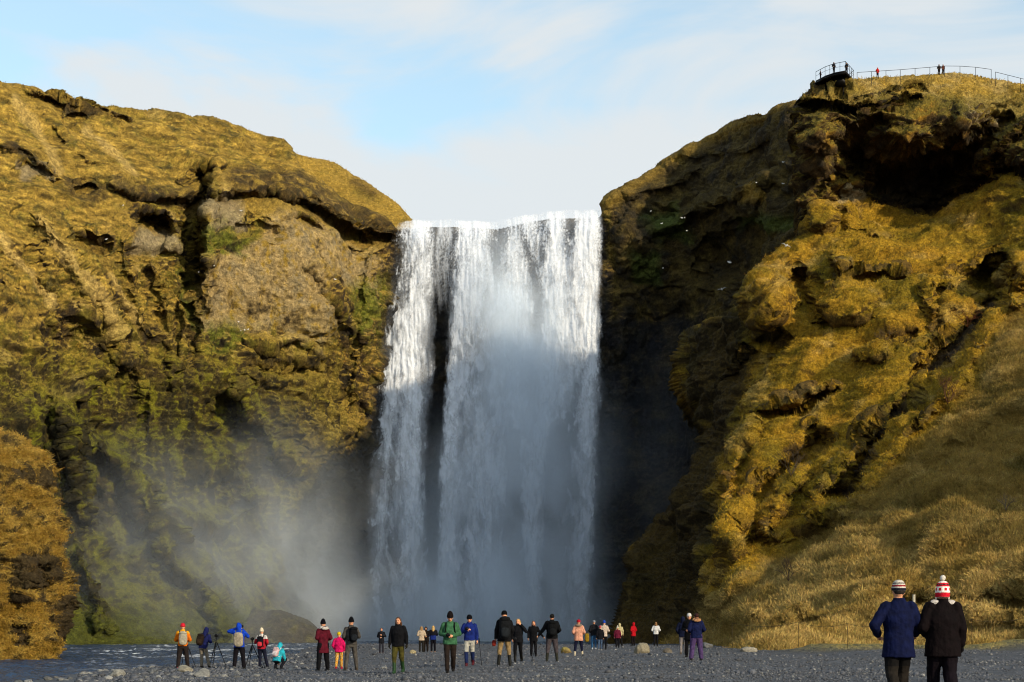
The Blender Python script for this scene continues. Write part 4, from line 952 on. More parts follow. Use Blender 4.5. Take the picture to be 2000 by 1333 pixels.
def colC(S):
    V, Nn, px, py = S['V'], S['N'], S['px'], S['py']
    n1 = fbm(V / 7, 4, 81); n2 = fbm(V / 2.2, 5, 83, .6); n3 = fbm(V / .7, 3, 85); nz = Nn[:, 2]
    wq = np.stack([px / 45, py / 45, 0 * px], -1); W = (fbm(wq, 4, 87) * 26, fbm(wq, 4, 89) * 20)
    c = lerp(np.tile(BROWN, (len(V), 1)), DARK, sst(-.1, .4, -n2))
    c = lerp(c, C(.30, .155, .012), sst(-.05, .4, n2 + n1 * .4 + nz * .3) * .75)
    c = lerp(c, OLIVE * 1.1, sst(.1, .5, nz + n2 * .3) * .75)
    c = lerp(c, GREYR, (soft_poly(px, py, [(1880, 200), (1960, 215), (1950, 260), (1880, 250)], 10, W)) * sst(.0, .3, n3) * .8)
    top = soft_poly(px, py, [(1540, 130), (2700, 130), (2700, 240), (1960, 230), (1880, 195), (1780, 185), (1700, 200), (1560, 205)], 8, W)
    c = lerp(c, lerp(lerp(np.tile(GOLD * 1.15, (len(V), 1)), STRAW, sst(-.2, .25, fbm(V / 3, 4, 91))), OLIVE, sst(165, 200, py) * .6), top * .9)
    dk = soft_poly(px, py, [(1690, 290), (1740, 320), (1860, 330), (1860, 420), (1720, 400)], 18, W)
    c = lerp(c, DARK, dk * .8)
    c = c * (1 + n3 * .35)[:, None]
    S['grass'] = np.clip(.35 + top * .6 + .4 * sst(.1, .5, nz) - dk * .5, .05, 1) * S['front'] * (px < 2080)
    return np.clip(c, .004, .7)
cC = colC(Cs)
link('headland', mesh_np('headland', Cs['V'], Cs['Q'], None, M_CLIFF, cC), kind='structure')
tufts('headland_grass', Cs, Cs['grass'], 30000, .22, .05, 2, 5, hang=.25, colf=cC)

# ---- B: the big grass hillside on the right
polyB = [(1192, 1330), (1197, 1240), (1207, 1195), (1226, 1110), (1236, 1062), (1262, 1040), (1300, 1000), (1338, 935), (1379, 868), (1368, 815), (1337, 768), (1325, 700), (1334, 652), (1376, 622), (1446, 603), (1456, 560), (1480, 522), (1520, 493), (1562, 470), (1566, 430), (1580, 395), (1618, 387), (1650, 352), (1688, 372), (1706, 402),
         (1760, 408), (1820, 414), (1850, 396), (1880, 380), (1920, 362), (1960, 352), (2000, 345), (2100, 330), (2500, 330), (2500, 1340), (1192, 1340)]
ctrlB = [(1200, 1320, 168), (1207, 1230, 174), (1226, 1100, 180), (1300, 1000, 187), (1372, 870, 188), (1328, 700, 199), (1380, 620, 197), (1400, 720, 190), (1330, 1050, 180), (1300, 1150, 176), (1300, 1240, 168), (1360, 1130, 160), (1370, 1230, 150),
 (1462, 560, 185), (1455, 640, 183), (1520, 492, 190), (1590, 420, 193), (1650, 365, 197), (1760, 410, 200), (1880, 382, 193), (2000, 345, 186),
 (1500, 700, 176), (1450, 820, 171), (1405, 930, 164), (1395, 1040, 152), (1400, 1120, 144), (1420, 1200, 132), (1450, 1240, 120), (1450, 1320, 100),
 (1600, 480, 188), (1600, 600, 178), (1600, 750, 166), (1550, 850, 160), (1550, 1000, 147), (1500, 1100, 139), (1550, 1150, 124), (1600, 1235, 111), (1600, 1320, 95),
 (1700, 500, 184), (1720, 600, 174), (1740, 700, 164), (1700, 850, 152), (1650, 950, 146), (1650, 1050, 131), (1700, 1150, 115), (1750, 1235, 107), (1750, 1320, 92),
 (1800, 480, 184), (1850, 560, 175), (1880, 640, 166), (1800, 750, 157), (1750, 900, 143), (1780, 1000, 128), (1850, 1100, 113), (1850, 1235, 104), (1850, 1320, 90),
 (1950, 500, 178), (1950, 600, 168), (1950, 700, 154), (1950, 850, 138), (1950, 1000, 121), (2000, 1100, 108), (2000, 1235, 101), (2000, 1320, 88),
 (2150, 600, 160), (2150, 850, 132), (2150, 1240, 90), (2500, 330, 168), (2500, 600, 140), (2500, 1240, 78), (2500, 1340, 70)]
featB = [('l', [(1935, 600), (1880, 660), (1800, 740), (1740, 820), (1690, 900), (1650, 965)], 20, -3.2), ('l', [(1960, 600), (1900, 700), (1830, 790), (1760, 860), (1700, 940)], 22, 1.6),
 ('b', 1490, 590, 40, 55, 10, 4.5), ('b', 1510, 668, 30, 14, 0, -3.5), ('b', 1565, 575, 32, 48, 5, -4.5), ('b', 1640, 510, 18, 26, 0, 2.6), ('b', 1660, 592, 55, 44, 0, 3.2), ('b', 1715, 545, 55, 12, -3, -2.0), ('b', 1650, 640, 60, 10, 5, -1.6),
 ('b', 1935, 555, 36, 52, 10, -6), ('b', 1990, 520, 26, 36, 0, 4), ('b', 1985, 585, 26, 22, 0, 3.5), ('b', 1825, 580, 26, 60, -5, 2), ('b', 1835, 600, 12, 50, 10, -3), ('b', 1860, 520, 30, 50, 0, 1.2),
 ('l', [(1600, 860), (1545, 905), (1500, 970), (1455, 1045)], 30, -4.5), ('l', [(1470, 830), (1420, 920), (1392, 1000)], 24, 3), ('b', 1425, 1045, 38, 60, 0, 4.2), ('l', [(1560, 930), (1500, 1010), (1490, 1040)], 22, 2.8),
 ('l', [(1480, 800), (1560, 775), (1620, 735)], 12, 1.6), ('l', [(1490, 815), (1570, 792), (1630, 752)], 10, -1.4), ('l', [(1650, 900), (1600, 965), (1590, 1020)], 26, 2.6), ('b', 1600, 1040, 40, 26, 0, -2.5), ('b', 1640, 990, 30, 22, 0, 1.8),
 ('b', 1700, 690, 40, 18, 0, 1.6), ('b', 1760, 670, 40, 22, 0, -1.8), ('b', 1600, 420, 36, 30, 0, 2.4), ('b', 1640, 440, 20, 26, 0, -1.5), ('b', 1720, 445, 60, 20, 0, 1.2), ('b', 1660, 365, 26, 18, 30, 1.5),
 ('l', [(1340, 700), (1345, 760), (1390, 830)], 22, -1.0), ('l', [(1400, 760), (1440, 700), (1460, 670)], 12, 1.6), ('l', [(2060, 760), (1900, 830), (1700, 960), (1520, 1050)], 26, 1.2), ('l', [(1560, 1110), (1500, 1140), (1420, 1180)], 22, -1.5),
 ('b', 1830, 1040, 60, 40, -20, 1.6), ('l', [(2000, 1205), (1800, 1195), (1600, 1205), (1450, 1215)], 10, 1.0), ('l', [(2000, 1170), (1850, 1175), (1700, 1178)], 9, -1.2)]
def dispB(V, Nn, px, py):
    near = sst(165, 110, V[:, 1]); grassy = sst(.12, .45, Nn[:, 2] + .2 * fbm(V / 4, 3, 100)); rock = 1 - grassy
    return fbm(V / 9, 3, 101) * 1.7 + fbm(V / 4.6, 3, 103, .5) * (1.5 * rock + 1.5) * (1 - .25 * near) + fbm(V / 1.3, 3, 104, .5) * (.35 * rock + .12) + ledge(V[:, 2] / 2.6 + fbm(V / 6, 4, 108, .55) * 1.6) * .16 * (1 - .5 * near) - ridged(V / 1.8, 3, 105) * .35 * rock + terr(V, 106) * .6 * grassy * (1 - .5 * near) + fbm(V / .6, 3, 107, .6) * .14
featB = [f[:-1] + (f[-1] * 1.4,) for f in featB]
B = sheet(polyB, ctrlB, (1185, 2500, 325, 1338), 1.5, featB, dispB, rnd=(18, 4), seed=4)
def colB(S):
    V, Nn, px, py = S['V'], S['N'], S['px'], S['py']
    n1 = fbm(V / 7, 4, 111); n2 = fbm(V / 2.2, 5, 113, .6); n3 = fbm(V / .6, 3, 115); nz = Nn[:, 2]
    wq = np.stack([px / 45, py / 45, 0 * px], -1); W = (fbm(wq, 4, 117) * 26, fbm(wq, 4, 119) * 20)
    c = lerp(np.tile(C(.295, .172, .012), (len(V), 1)), C(.150, .103, .007), sst(-.15, .35, n1 + n2 * .4))
    c = lerp(c, C(.26, .135, .010), sst(.0, .45, n2 - n1) * .6)
    c = lerp(c, STRAW * .9, sst(.1, .45, fbm(V / 4, 4, 121)) * .5)
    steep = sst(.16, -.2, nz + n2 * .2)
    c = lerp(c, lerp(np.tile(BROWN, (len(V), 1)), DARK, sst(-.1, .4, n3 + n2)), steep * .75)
    d, _, _ = poly_dist(px + W[0] * .5, py + W[1] * .5, [(1935, 600), (1880, 660), (1800, 740), (1740, 820), (1690, 900), (1650, 965)], False)
    c = lerp(c, C(.03, .022, .018), (1 - sst(4, 12, d)) * .9)
    # left flank: the crest's shade painted in as near-black brown
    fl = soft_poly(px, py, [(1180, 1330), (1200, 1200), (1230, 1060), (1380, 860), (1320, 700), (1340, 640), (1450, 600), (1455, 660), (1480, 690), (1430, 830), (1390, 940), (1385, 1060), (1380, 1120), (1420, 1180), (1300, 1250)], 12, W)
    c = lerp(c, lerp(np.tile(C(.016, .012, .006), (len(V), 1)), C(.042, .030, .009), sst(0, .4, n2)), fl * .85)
    # pale straw slope nearest the viewer
    nr = soft_poly(px, py, [(1300, 1250), (1420, 1170), (1560, 1060), (1700, 960), (1800, 860), (1900, 760), (1960, 620), (2500, 560), (2500, 1340), (1300, 1340)], 16, W)
    c = lerp(c, lerp(lerp(np.tile(C(.19, .125, .030), (len(V), 1)), C(.075, .056, .013), sst(-.15, .25, n1 + n3 * .3 + .3 * n2)), STRAW, sst(.05, .4, n2 + n1 * .3) * .7), nr * .9)
    c = lerp(c, STRAW * .95, nr * sst(960, 1180, py) * sst(-.25, .2, n1 * .6 + n2 * .6) * .75)      # more straw tone low on the slope
    kn = soft_poly(px, py, [(1620, 390), (1650, 352), (1690, 372), (1700, 395)], 6, W)
    c = lerp(c, GREYR * 1.4, kn * .8)
    for q in ([(1620, 520), (1655, 520), (1650, 550), (1625, 548)], [(1470, 620), (1510, 625), (1505, 660), (1475, 655)]):
        c = lerp(c, GREYR * .6, soft_poly(px, py, q, 8, W) * sst(-.1, .3, n3) * .8)
    c = c * (1 + n3 * .35)[:, None]
    mot = fbm(V / .4, 3, 123, .6); c = c * (np.clip(1 + mot * .6, .45, 1.6) * (1 + .15 * nr))[:, None]
    S['grass'] = np.clip(1 - steep * .6 - fl * .35, .1, 1) * S['front'] * (px < 2070); S['near'] = nr
    return np.clip(c, .004, .7)
cB = colB(B)
link('hillside', mesh_np('hillside', B['V'], B['Q'], None, M_SLOPE, cB), kind='structure')
tufts('hillside_grass', B, B['grass'] * (1 - B['near']), 60000, .24, .045, 2, 6, hang=.2, colf=cB)
tufts('slope_grass', B, B['grass'] * B['near'], 150000, .30, .026, 3, 7, hang=.15, colf=cB, tint=C(1.05, 1.05, 1.1))

# ---- E: shaggy outcrop at the left edge of the river
polyE = [(-260, 1330), (-260, 870), (-100, 845), (0, 850), (40, 858), (70, 882), (86, 915), (98, 945), (93, 980), (106, 1010), (112, 1060), (126, 1100), (130, 1150), (127, 1200), (120, 1240), (100, 1262), (98, 1330)]
ctrlE = [(-260, 870, 104), (-100, 850, 100), (0, 856, 99), (0, 950, 95), (0, 1100, 93), (0, 1260, 91), (0, 1330, 90), (75, 900, 98), (105, 960, 99), (100, 1100, 95), (135, 1120, 99), (138, 1200, 98), (100, 1250, 94), (100, 1330, 93), (-120, 1000, 93), (-120, 1300, 86), (-260, 1100, 95), (-260, 1330, 86)]
featE = [('l', [(0, 930), (60, 935), (100, 925)], 9, -1.0), ('b', 70, 1080, 24, 10, 0, -1.0), ('b', 115, 1120, 18, 22, 0, -1.0), ('b', 30, 1035, 30, 8, 0, -.8), ('b', 75, 1130, 26, 26, 20, -1.2), ('b', 20, 1180, 26, 22, 0, -1.0), ('b', 55, 1160, 14, 60, 10, 1.0), ('b', 130, 1210, 14, 40, 0, -1.2), ('b', 40, 1245, 16, 30, 0, -1.0)]
def dispE(V, Nn, px, py):
    return fbm(V / 2.6, 3, 131) * 1.0 + billow(np.stack([V[:, 0] / 1.3, V[:, 1] / 1.3, V[:, 2] / .6], -1), 2, 133) * 1.35 + fbm(V / .3, 3, 135) * .1 - .15
E = sheet(polyE, ctrlE, (-260, 150, 835, 1330), 1.6, featE, dispE, rnd=(30, 4), seed=5, back=8)
n2 = fbm(E['V'] / 1.2, 5, 137, .6); n3 = fbm(E['V'] / .35, 3, 139)
cE = lerp(np.tile(C(.31, .20, .040), (len(n2), 1)), C(.20, .115, .016), sst(-.2, .3, n2))
rockE = sst(-.1, .15, -n2 + .7 * (blob(E['px'], E['py'], 75, 1120, 50, 34) + blob(E['px'], E['py'], 125, 1215, 22, 60) + blob(E['px'], E['py'], 20, 1180, 30, 26) + blob(E['px'], E['py'], 40, 1245, 20, 26) + blob(E['px'], E['py'], 60, 940, 50, 12)) - .2 + sst(.1, -.4, E['N'][:, 2]) * .25)
cE = lerp(cE, DARK * 1.2, rockE * .9) * (1 + n3 * .4)[:, None]
cE = np.clip(cE, .004, .7)
link('outcrop', mesh_np('outcrop', E['V'], E['Q'], None, M_SLOPE, cE), kind='structure')
tufts('outcrop_grass', E, np.clip(1 - rockE * .9, .05, 1) * E['front'] * (E['px'] > -60), 36000, .17, .022, 3, 8, hang=.6, colf=cE, tint=C(1.1, 1.1, 1.1))

# ---- F: grey mound in the spray
polyF = [(440, 1330), (462, 1240), (480, 1205), (500, 1188), (520, 1196), (536, 1193), (560, 1197), (590, 1208), (615, 1222), (640, 1250), (680, 1330)]
ctrlF = [(440, 1330, 194), (500, 1195, 204), (560, 1200, 204), (640, 1260, 202), (680, 1330, 196), (560, 1260, 198), (560, 1330, 194)]
Fm = sheet(polyF, ctrlF, (436, 684, 1180, 1330), 2.4, [], lambda V, n, a, b: fbm(V / 3, 5, 141) * .7, seed=6, back=8)
n2 = fbm(Fm['V'] / 1.5, 5, 143)
link('mound', mesh_np('mound', Fm['V'], Fm['Q'], None, M_CLIFF, np.clip(lerp(np.tile(C(.05, .042, .028), (len(n2), 1)), C(.08, .07, .028), sst(-.1, .3, n2)), 0, 1)), kind='structure')

# ---- unseen hill added on the right, its crest shaped to shade slope and fall
def spur():
    gx = np.concatenate([np.linspace(84, 100, 14), np.linspace(103, 260, 22)]); gy = np.linspace(-60, 300, 90)
    XX, YY = [a.ravel() for a in np.meshgrid(gx, gy)]
    crest = np.interp(YY, [-60, 0, 30, 43, 48, 54, 80, 95, 115, 150, 200, 300], SPUR)
    P = np.stack([XX, YY, 0 * XX], -1)
    crest = crest + fbm(P / 14, 4, 151) * .9
    Z = crest * sst(82, 100, XX) + (XX - 100) * .12 * (XX > 100) - 2 + fbm(P / 4, 4, 153) * .8
    nx, ny = len(gx), len(gy); idx = np.arange(nx * ny).reshape(ny, nx)
    Q = np.stack([idx[:-1, :-1], idx[:-1, 1:], idx[1:, 1:], idx[1:, :-1]], -1).reshape(-1, 4)
    V = np.stack([XX, YY, Z], -1); n = fbm(V / 5, 4, 155)
    return mesh_np('shade_hill', V, Q, None, M_SLOPE, lerp(np.tile(GOLD, (len(V), 1)), OLIVE, sst(-.2, .3, n)))
SPUR = [8, 13, 34.5, 39, 43, 52.3, 53.3, 55, 58, 64, 74, 80]
link('shade_hill', spur(), kind='structure')
# ================================================================== GROUND, RIVER
gx = np.concatenate([np.linspace(-90, -22, 30), np.linspace(-21, 34, 430), np.linspace(35, 120, 40)])
gy = np.concatenate([np.linspace(4, 36, 30), np.linspace(36.3, 110, 420), np.linspace(110.8, 270, 140)])
XX, YY = [a.ravel() for a in np.meshgrid(gx, gy)]
ZZ = ground_h(XX, YY)
P = np.stack([XX, YY, 0 * XX], -1)
mound = sst(-.02, .3, fbm(np.stack([XX / 4.5, YY / 2.2, 0 * XX], -1), 3, 215)) * sst(13, 18, XX) * sst(88, 93, YY) * sst(110, 104, YY)
ZZ = ZZ + mound * .42
ZZ = ZZ + fbm(P / 2.5, 3, 201) * .05 + fbm(P / .5, 3, 203) * .035
nx, ny = len(gx), len(gy); idx = np.arange(nx * ny).reshape(ny, nx)
Q = np.stack([idx[:-1, :-1], idx[:-1, 1:], idx[1:, 1:], idx[1:, :-1]], -1).reshape(-1, 4)
ng = fbm(P / .35, 3, 205); ng2 = fbm(P / 4, 4, 207)
cG = lerp(np.tile(C(.030, .032, .038), (len(P), 1)), C(.065, .066, .07), sst(.0, .45, ng)) * (1 + .35 * ng2)[:, None]
cG = lerp(cG, C(.022, .023, .026), sst(7, 13, XX + fbm(P / 3, 3, 209) * 2) * sst(84, 94, YY + fbm(P / 4, 3, 211) * 4) * .9)  # shadow strip below the slope, painted into the gravel colour
cG = lerp(cG, lerp(np.tile(C(.13, .10, .016), (len(P), 1)), C(.07, .06, .012), sst(-.2, .3, ng)), mound * .95)
m, nt, b = new_mat('gravel')
at = N(nt, 'ShaderNodeAttribute', attribute_name='Col'); tc = N(nt, 'ShaderNodeTexCoord')
vo = N(nt, 'ShaderNodeTexVoronoi'); vo.inputs['Scale'].default_value = 9
nt.links.new(tc.outputs['Object'], vo.inputs['Vector'])
mp = N(nt, 'ShaderNodeMapRange'); mp.inputs[3].default_value = .5; mp.inputs[4].default_value = 1.9
sepc = N(nt, 'ShaderNodeSeparateColor'); nt.links.new(vo.outputs['Color'], sepc.inputs[0]); nt.links.new(sepc.outputs[0], mp.inputs[0])
sc_ = N(nt, 'ShaderNodeVectorMath', operation='SCALE'); nt.links.new(at.outputs['Color'], sc_.inputs[0]); nt.links.new(mp.outputs[0], sc_.inputs['Scale'])
nt.links.new(sc_.outputs[0], b.inputs['Base Color'])
bp = N(nt, 'ShaderNodeBump'); bp.inputs['Strength'].default_value = .9; bp.inputs['Distance'].default_value = .06; bp.invert = True
nt.links.new(vo.outputs['Distance'], bp.inputs['Height']); nt.links.new(bp.outputs[0], b.inputs['Normal'])
b.inputs['Roughness'].default_value = .8
M_GRAVEL = m
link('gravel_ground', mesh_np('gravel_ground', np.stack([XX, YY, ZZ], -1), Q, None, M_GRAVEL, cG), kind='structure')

# wider land, one sheet to the horizon
me = mesh_np('ground', np.array([(-3000, -3000, -1.9), (3000, -3000, -1.9), (3000, 3000, -1.9), (-3000, 3000, -1.9)]), [(0, 1, 2, 3)], None, M_GRAVEL, np.tile(C(.06, .06, .055), (4, 1)))
link('ground', me, kind='structure')

# stones
def ico(sub):
    bm = bmesh.new(); bmesh.ops.create_icosphere(bm, subdivisions=sub, radius=1)
    V = np.array([v.co[:] for v in bm.verts]); T = np.array([[v.index for v in f.verts] for f in bm.faces]); bm.free()
    return V, T
IV, IT = ico(1)
def rock_shape(seed, V=IV, rough=.35, flat=.6):
    rs = np.random.RandomState(seed)
    d = 1 + fbm(V * 1.1 + seed * 3.1, 3, seed) * rough * 2
    W = V * d[:, None] * np.array([1, rs.uniform(.65, 1), flat * rs.uniform(.8, 1.2)])
    return W
SHAPES = [rock_shape(k) for k in range(12)]
m, nt, b = new_mat('stone')
at = N(nt, 'ShaderNodeAttribute', attribute_name='Col'); tc = N(nt, 'ShaderNodeTexCoord')
nn_ = N(nt, 'ShaderNodeTexNoise'); nn_.inputs['Scale'].default_value = 14; nn_.inputs['Detail'].default_value = 6
nt.links.new(tc.outputs['Object'], nn_.inputs['Vector'])
mp = N(nt, 'ShaderNodeMapRange'); mp.inputs[1].default_value = .3; mp.inputs[2].default_value = .7; mp.inputs[3].default_value = .7; mp.inputs[4].default_value = 1.3
nt.links.new(nn_.outputs['Fac'], mp.inputs[0])
sc_ = N(nt, 'ShaderNodeVectorMath', operation='SCALE'); nt.links.new(at.outputs['Color'], sc_.inputs[0]); nt.links.new(mp.outputs[0], sc_.inputs['Scale'])
nt.links.new(sc_.outputs[0], b.inputs['Base Color']); b.inputs['Roughness'].default_value = .75
bp = N(nt, 'ShaderNodeBump'); bp.inputs['Strength'].default_value = .5; bp.inputs['Distance'].default_value = .03
nt.links.new(nn_.outputs['Fac'], bp.inputs['Height']); nt.links.new(bp.outputs[0], b.inputs['Normal'])
M_STONE = m

def stones(n, seed):
    rs = np.random.RandomState(seed)
    # uniform in view angle and in depression angle, so every part of the beach carries stones
    py = rs.uniform(1246, 1340, n); Y = (EYE - 0.0) * F / (py - HY); Y = Y * rs.uniform(.93, 1.07, n)
    px = rs.uniform(150, 2030, n)
    keep = (Y > 37) & (Y < 150)
    px, Y = px[keep], Y[keep]; X = (px - 1000) * Y / F
    xs = -13.2 + 1.6 * np.sin(Y / 13.0)
    k = (X > xs - 1.3 + rs.normal(size=len(X)) * .5) & ~((Y > 106) & (X > 20))
    X, Y = X[k], Y[k]; n = len(X)
    size = .019 * np.exp(rs.normal(size=n) * .5) * (Y / 50) ** .5
    bank = np.exp(-((X + 11.5) / 2.5) ** 2)
    size = size * (1 + 1.1 * bank)
    size = np.clip(size, .012, .16)
    Z = ground_h(X, Y) + size * .25
    sh = rs.randint(0, 12, n); ang = rs.uniform(0, 2 * math.pi, n)
    base = np.array(SHAPES)[sh]
    ca, sa = np.cos(ang)[:, None], np.sin(ang)[:, None]
    bx = base[:, :, 0] * ca - base[:, :, 1] * sa; by = base[:, :, 0] * sa + base[:, :, 1] * ca
    V = np.stack([bx * size[:, None] + X[:, None], by * size[:, None] + Y[:, None], base[:, :, 2] * size[:, None] + Z[:, None]], -1)
    T = (IT[None] + (np.arange(n) * len(IV))[:, None, None]).reshape(-1, 3)
    t = rs.rand(n)
    c = np.where((t < .88)[:, None], C(.042, .044, .051)[None] * rs.uniform(.5, 1.7, (n, 1)), C(.19, .185, .17)[None] * rs.uniform(.4, 1.0, (n, 1)))
    c = np.repeat(c, len(IV), 0)
    return mesh_np('beach_stones', V.reshape(-1, 3), None, T, M_STONE, c, smooth=False)
link('beach_stones', stones(60000, 5), kind='stuff')

# boulders one can point at
IV3, IT3 = ico(4)
def boulder(px, py, Y, size, seed, colour, label, moss=0.0, flat=.65, group=None, cat='boulder', name='boulder'):
    V = IV3.copy()
    d = 1 + fbm(V * .9 + seed, 3, seed) * .55 + fbm(V * 3 + seed, 4, seed + 2) * .16
    rs = np.random.RandomState(seed)
    for k in range(5):       # a few flat cleaved faces
        n = rs.normal(size=3); n /= np.linalg.norm(n); lim = rs.uniform(.62, .85)
        pr = (V * d[:, None]) @ n
        over = pr > lim
        d = np.where(over, d * lim / np.maximum(pr, 1e-6) * .8 + d * .2, d)
    W = V * d[:, None] * np.array([size, size * .8, size * flat])
    x, y, z = world(px, py, Y); z0 = float(ground_h(np.array([x]), np.array([y]))[0])
    W[:, 2] += size * flat * .45
    c = np.tile(np.array(colour, np.float32), (len(V), 1)) * (1 + fbm(V * 4 + seed, 4, 9) * .6)[:, None]
    if moss: c = lerp(c, C(.17, .13, .02), moss * sst(-.2, .5, V[:, 2] + fbm(V * 3, 3, 3)))
    o = link(name, mesh_np(name, W, None, IT3, M_STONE, np.clip(c, .01, .7)))
    o.location = (x, y, z0)
    tag(o, label, cat, group)
    return o
GB = C(.14, .118, .075)
boulder(1253, 1280, 88, .46, 3, GB, 'large angular tan boulder lying alone on the gravel below the dark hillside', flat=.75)
boulder(1303, 1281, 86, .26, 4, C(.07, .055, .035), 'low dark brown stone on the gravel between the tan boulder and the couple in navy')
boulder(1463, 1277, 92, .42, 5, C(.18, .16, .12), 'pale grey boulder on the dark gravel right of the person in purple trousers', flat=.5)
boulder(1105, 1274, 92, .26, 6, C(.12, .08, .02), 'small mossy brown stone on the gravel behind the tall man in grey trousers', moss=.9, flat=.9)
boulder(806, 1279, 90, .22, 7, C(.20, .16, .08), 'small yellowish stone on the gravel beside the walking man in black')
boulder(230, 1316, 57, .28, 8, C(.14, .135, .115), 'pale flat cobble at the edge of the river, nearest the left of the beach', flat=.5)
boulder(362, 1316, 61, .26, 9, C(.15, .135, .10), 'rough pale stone on the bank in front of the person in the orange jacket', flat=.7)
boulder(395, 1326, 49, .24, 10, C(.13, .125, .11), 'grey lumpy stone at the bottom of the beach below the person in navy hood', flat=.7)
boulder(298, 1315, 60, .2, 11, C(.05, .055, .06), 'dark wet stone at the water edge left of the tripod', flat=.6)
boulder(1495, 1252, 118, .5, 12, C(.09, .085, .08), 'low grey stone at the foot of the grass slope', flat=.5)
boulder(1380, 1256, 112, .45, 13, C(.08, .08, .08), 'rounded grey stone at the foot of the slope beside the person in purple trousers', flat=.55)
protos = {}
rs = np.random.RandomState(77)
for k in range(70):
    if k < 6:
        o = boulder(1000, 1300, 60, .12, 40 + k, C(.10, .098, .09) * rs.uniform(.5, 1.6), 'grey rounded cobble lying on the stony river bank', flat=.6, group='cobbles on the river bank', cat='cobble', name='cobble'); protos[k] = o
    else:
        o = protos[k % 6].copy(); COL.objects.link(o)
    Y = rs.uniform(44, 72); X = -13.6 + abs(rs.normal()) * 3.4 + 1.6 * math.sin(Y / 13.0)
    s = rs.uniform(.55, 1.25)
    o.location = (X, Y, float(ground_h(np.array([X]), np.array([Y]))[0]) - .02); o.scale = (s, s, s); o.rotation_euler = (0, 0, rs.uniform(0, 6.28))

# river and plunge pool
def river_mat():
    m, nt, b = new_mat('river_water')
    tc = N(nt, 'ShaderNodeTexCoord'); mp = N(nt, 'ShaderNodeMapping'); mp.inputs['Scale'].default_value = (.9, .35, 1)
    nt.links.new(tc.outputs['Object'], mp.inputs[0])
    n1 = N(nt, 'ShaderNodeTexNoise'); n1.inputs['Scale'].default_value = 1.6; n1.inputs['Detail'].default_value = 6; n1.inputs['Roughness'].default_value = .62
    nt.links.new(mp.outputs[0], n1.inputs['Vector'])
    bp = N(nt, 'ShaderNodeBump'); bp.inputs['Strength'].default_value = 1.0; bp.inputs['Distance'].default_value = .6
    nt.links.new(n1.outputs['Fac'], bp.inputs['Height']); nt.links.new(bp.outputs[0], b.inputs['Normal'])
    at = N(nt, 'ShaderNodeAttribute', attribute_name='Col'); nt.links.new(at.outputs['Color'], b.inputs['Base Color'])
    b.inputs['Roughness'].default_value = .18; b.inputs['IOR'].default_value = 1.33; b.inputs['Specular IOR Level'].default_value = .22
    return m
gx = np.concatenate([np.linspace(-110, -40, 60), np.linspace(-39.8, -8, 330)]); gy = np.concatenate([np.linspace(8, 45, 40), np.linspace(45.2, 130, 420), np.linspace(130.5, 258, 200)])
XX, YY = [a.ravel() for a in np.meshgrid(gx, gy)]
P = np.stack([XX / 1.2, YY / 3.2, 0 * XX], -1)
wv = ridged(P, 4, 301); rap = sst(60, 110, YY)
ZZ = -.42 + wv * .13 + fbm(P * 2.3, 3, 303) * .13 + fbm(np.stack([XX / .45, YY / .9, 0 * XX], -1), 2, 309) * .07
foam = sst(.55, .85, wv + .5 * fbm(P * 1.7, 4, 305)) * sst(.0, .35, fbm(np.stack([XX / 5, YY / 12, 0 * XX], -1), 3, 307)) * rap
nx, ny = len(gx), len(gy); idx = np.arange(nx * ny).reshape(ny, nx)
Q = np.stack([idx[:-1, :-1], idx[:-1, 1:], idx[1:, 1:], idx[1:, :-1]], -1).reshape(-1, 4)
cW = lerp(np.tile(C(.016, .036, .075), (len(P), 1)), C(.6, .62, .65), foam)
M_WATER = river_mat()
link('river', mesh_np('river', np.stack([XX, YY, ZZ], -1), Q, None, M_WATER, cW), kind='structure')
gx = np.linspace(-7.9, 40, 90); gy = np.linspace(150, 258, 160)
XX, YY = [a.ravel() for a in np.meshgrid(gx, gy)]
P = np.stack([XX / 1.2, YY / 3.2, 0 * XX], -1); ZZ = -.44 + fbm(P, 4, 311) * .1
nx, ny = len(gx), len(gy); idx = np.arange(nx * ny).reshape(ny, nx)
Q = np.stack([idx[:-1, :-1], idx[:-1, 1:], idx[1:, 1:], idx[1:, :-1]], -1).reshape(-1, 4)
link('plunge_pool', mesh_np('plunge_pool', np.stack([XX, YY, ZZ], -1), Q, None, M_WATER, np.tile(C(.03, .045, .06), (len(P), 1))), kind='structure')

# ================================================================== WATERFALL
def fall_mat():
    m, nt, b = new_mat('falling_water')
    out = nt.nodes['Material Output']
    at = N(nt, 'ShaderNodeAttribute', attribute_name='dens')
    nt.nodes.remove(b)
    df = N(nt, 'ShaderNodeBsdfDiffuse'); df.inputs['Color'].default_value = (.75, .78, .83, 1)
    tl = N(nt, 'ShaderNodeBsdfTranslucent'); tl.inputs['Color'].default_value = (.72, .80, .92, 1)
    tr = N(nt, 'ShaderNodeBsdfTransparent')
    m1 = N(nt, 'ShaderNodeMixShader'); m1.inputs[0].default_value = .30
    nt.links.new(df.outputs[0], m1.inputs[1]); nt.links.new(tl.outputs[0], m1.inputs[2])
    m2 = N(nt, 'ShaderNodeMixShader'); nt.links.new(at.outputs['Fac'], m2.inputs[0])
    nt.links.new(tr.outputs[0], m2.inputs[1]); nt.links.new(m1.outputs[0], m2.inputs[2])
    nt.links.new(m2.outputs[0], out.inputs['Surface'])
    return m
M_FALL = fall_mat()
def edge(pts, y): 
    p = np.array(pts); return np.interp(y, p[:, 0], p[:, 1])
LE = [(410, 778), (430, 776), (500, 764), (560, 756), (650, 745), (750, 733), (850, 727), (950, 722), (1050, 722), (1260, 716)]
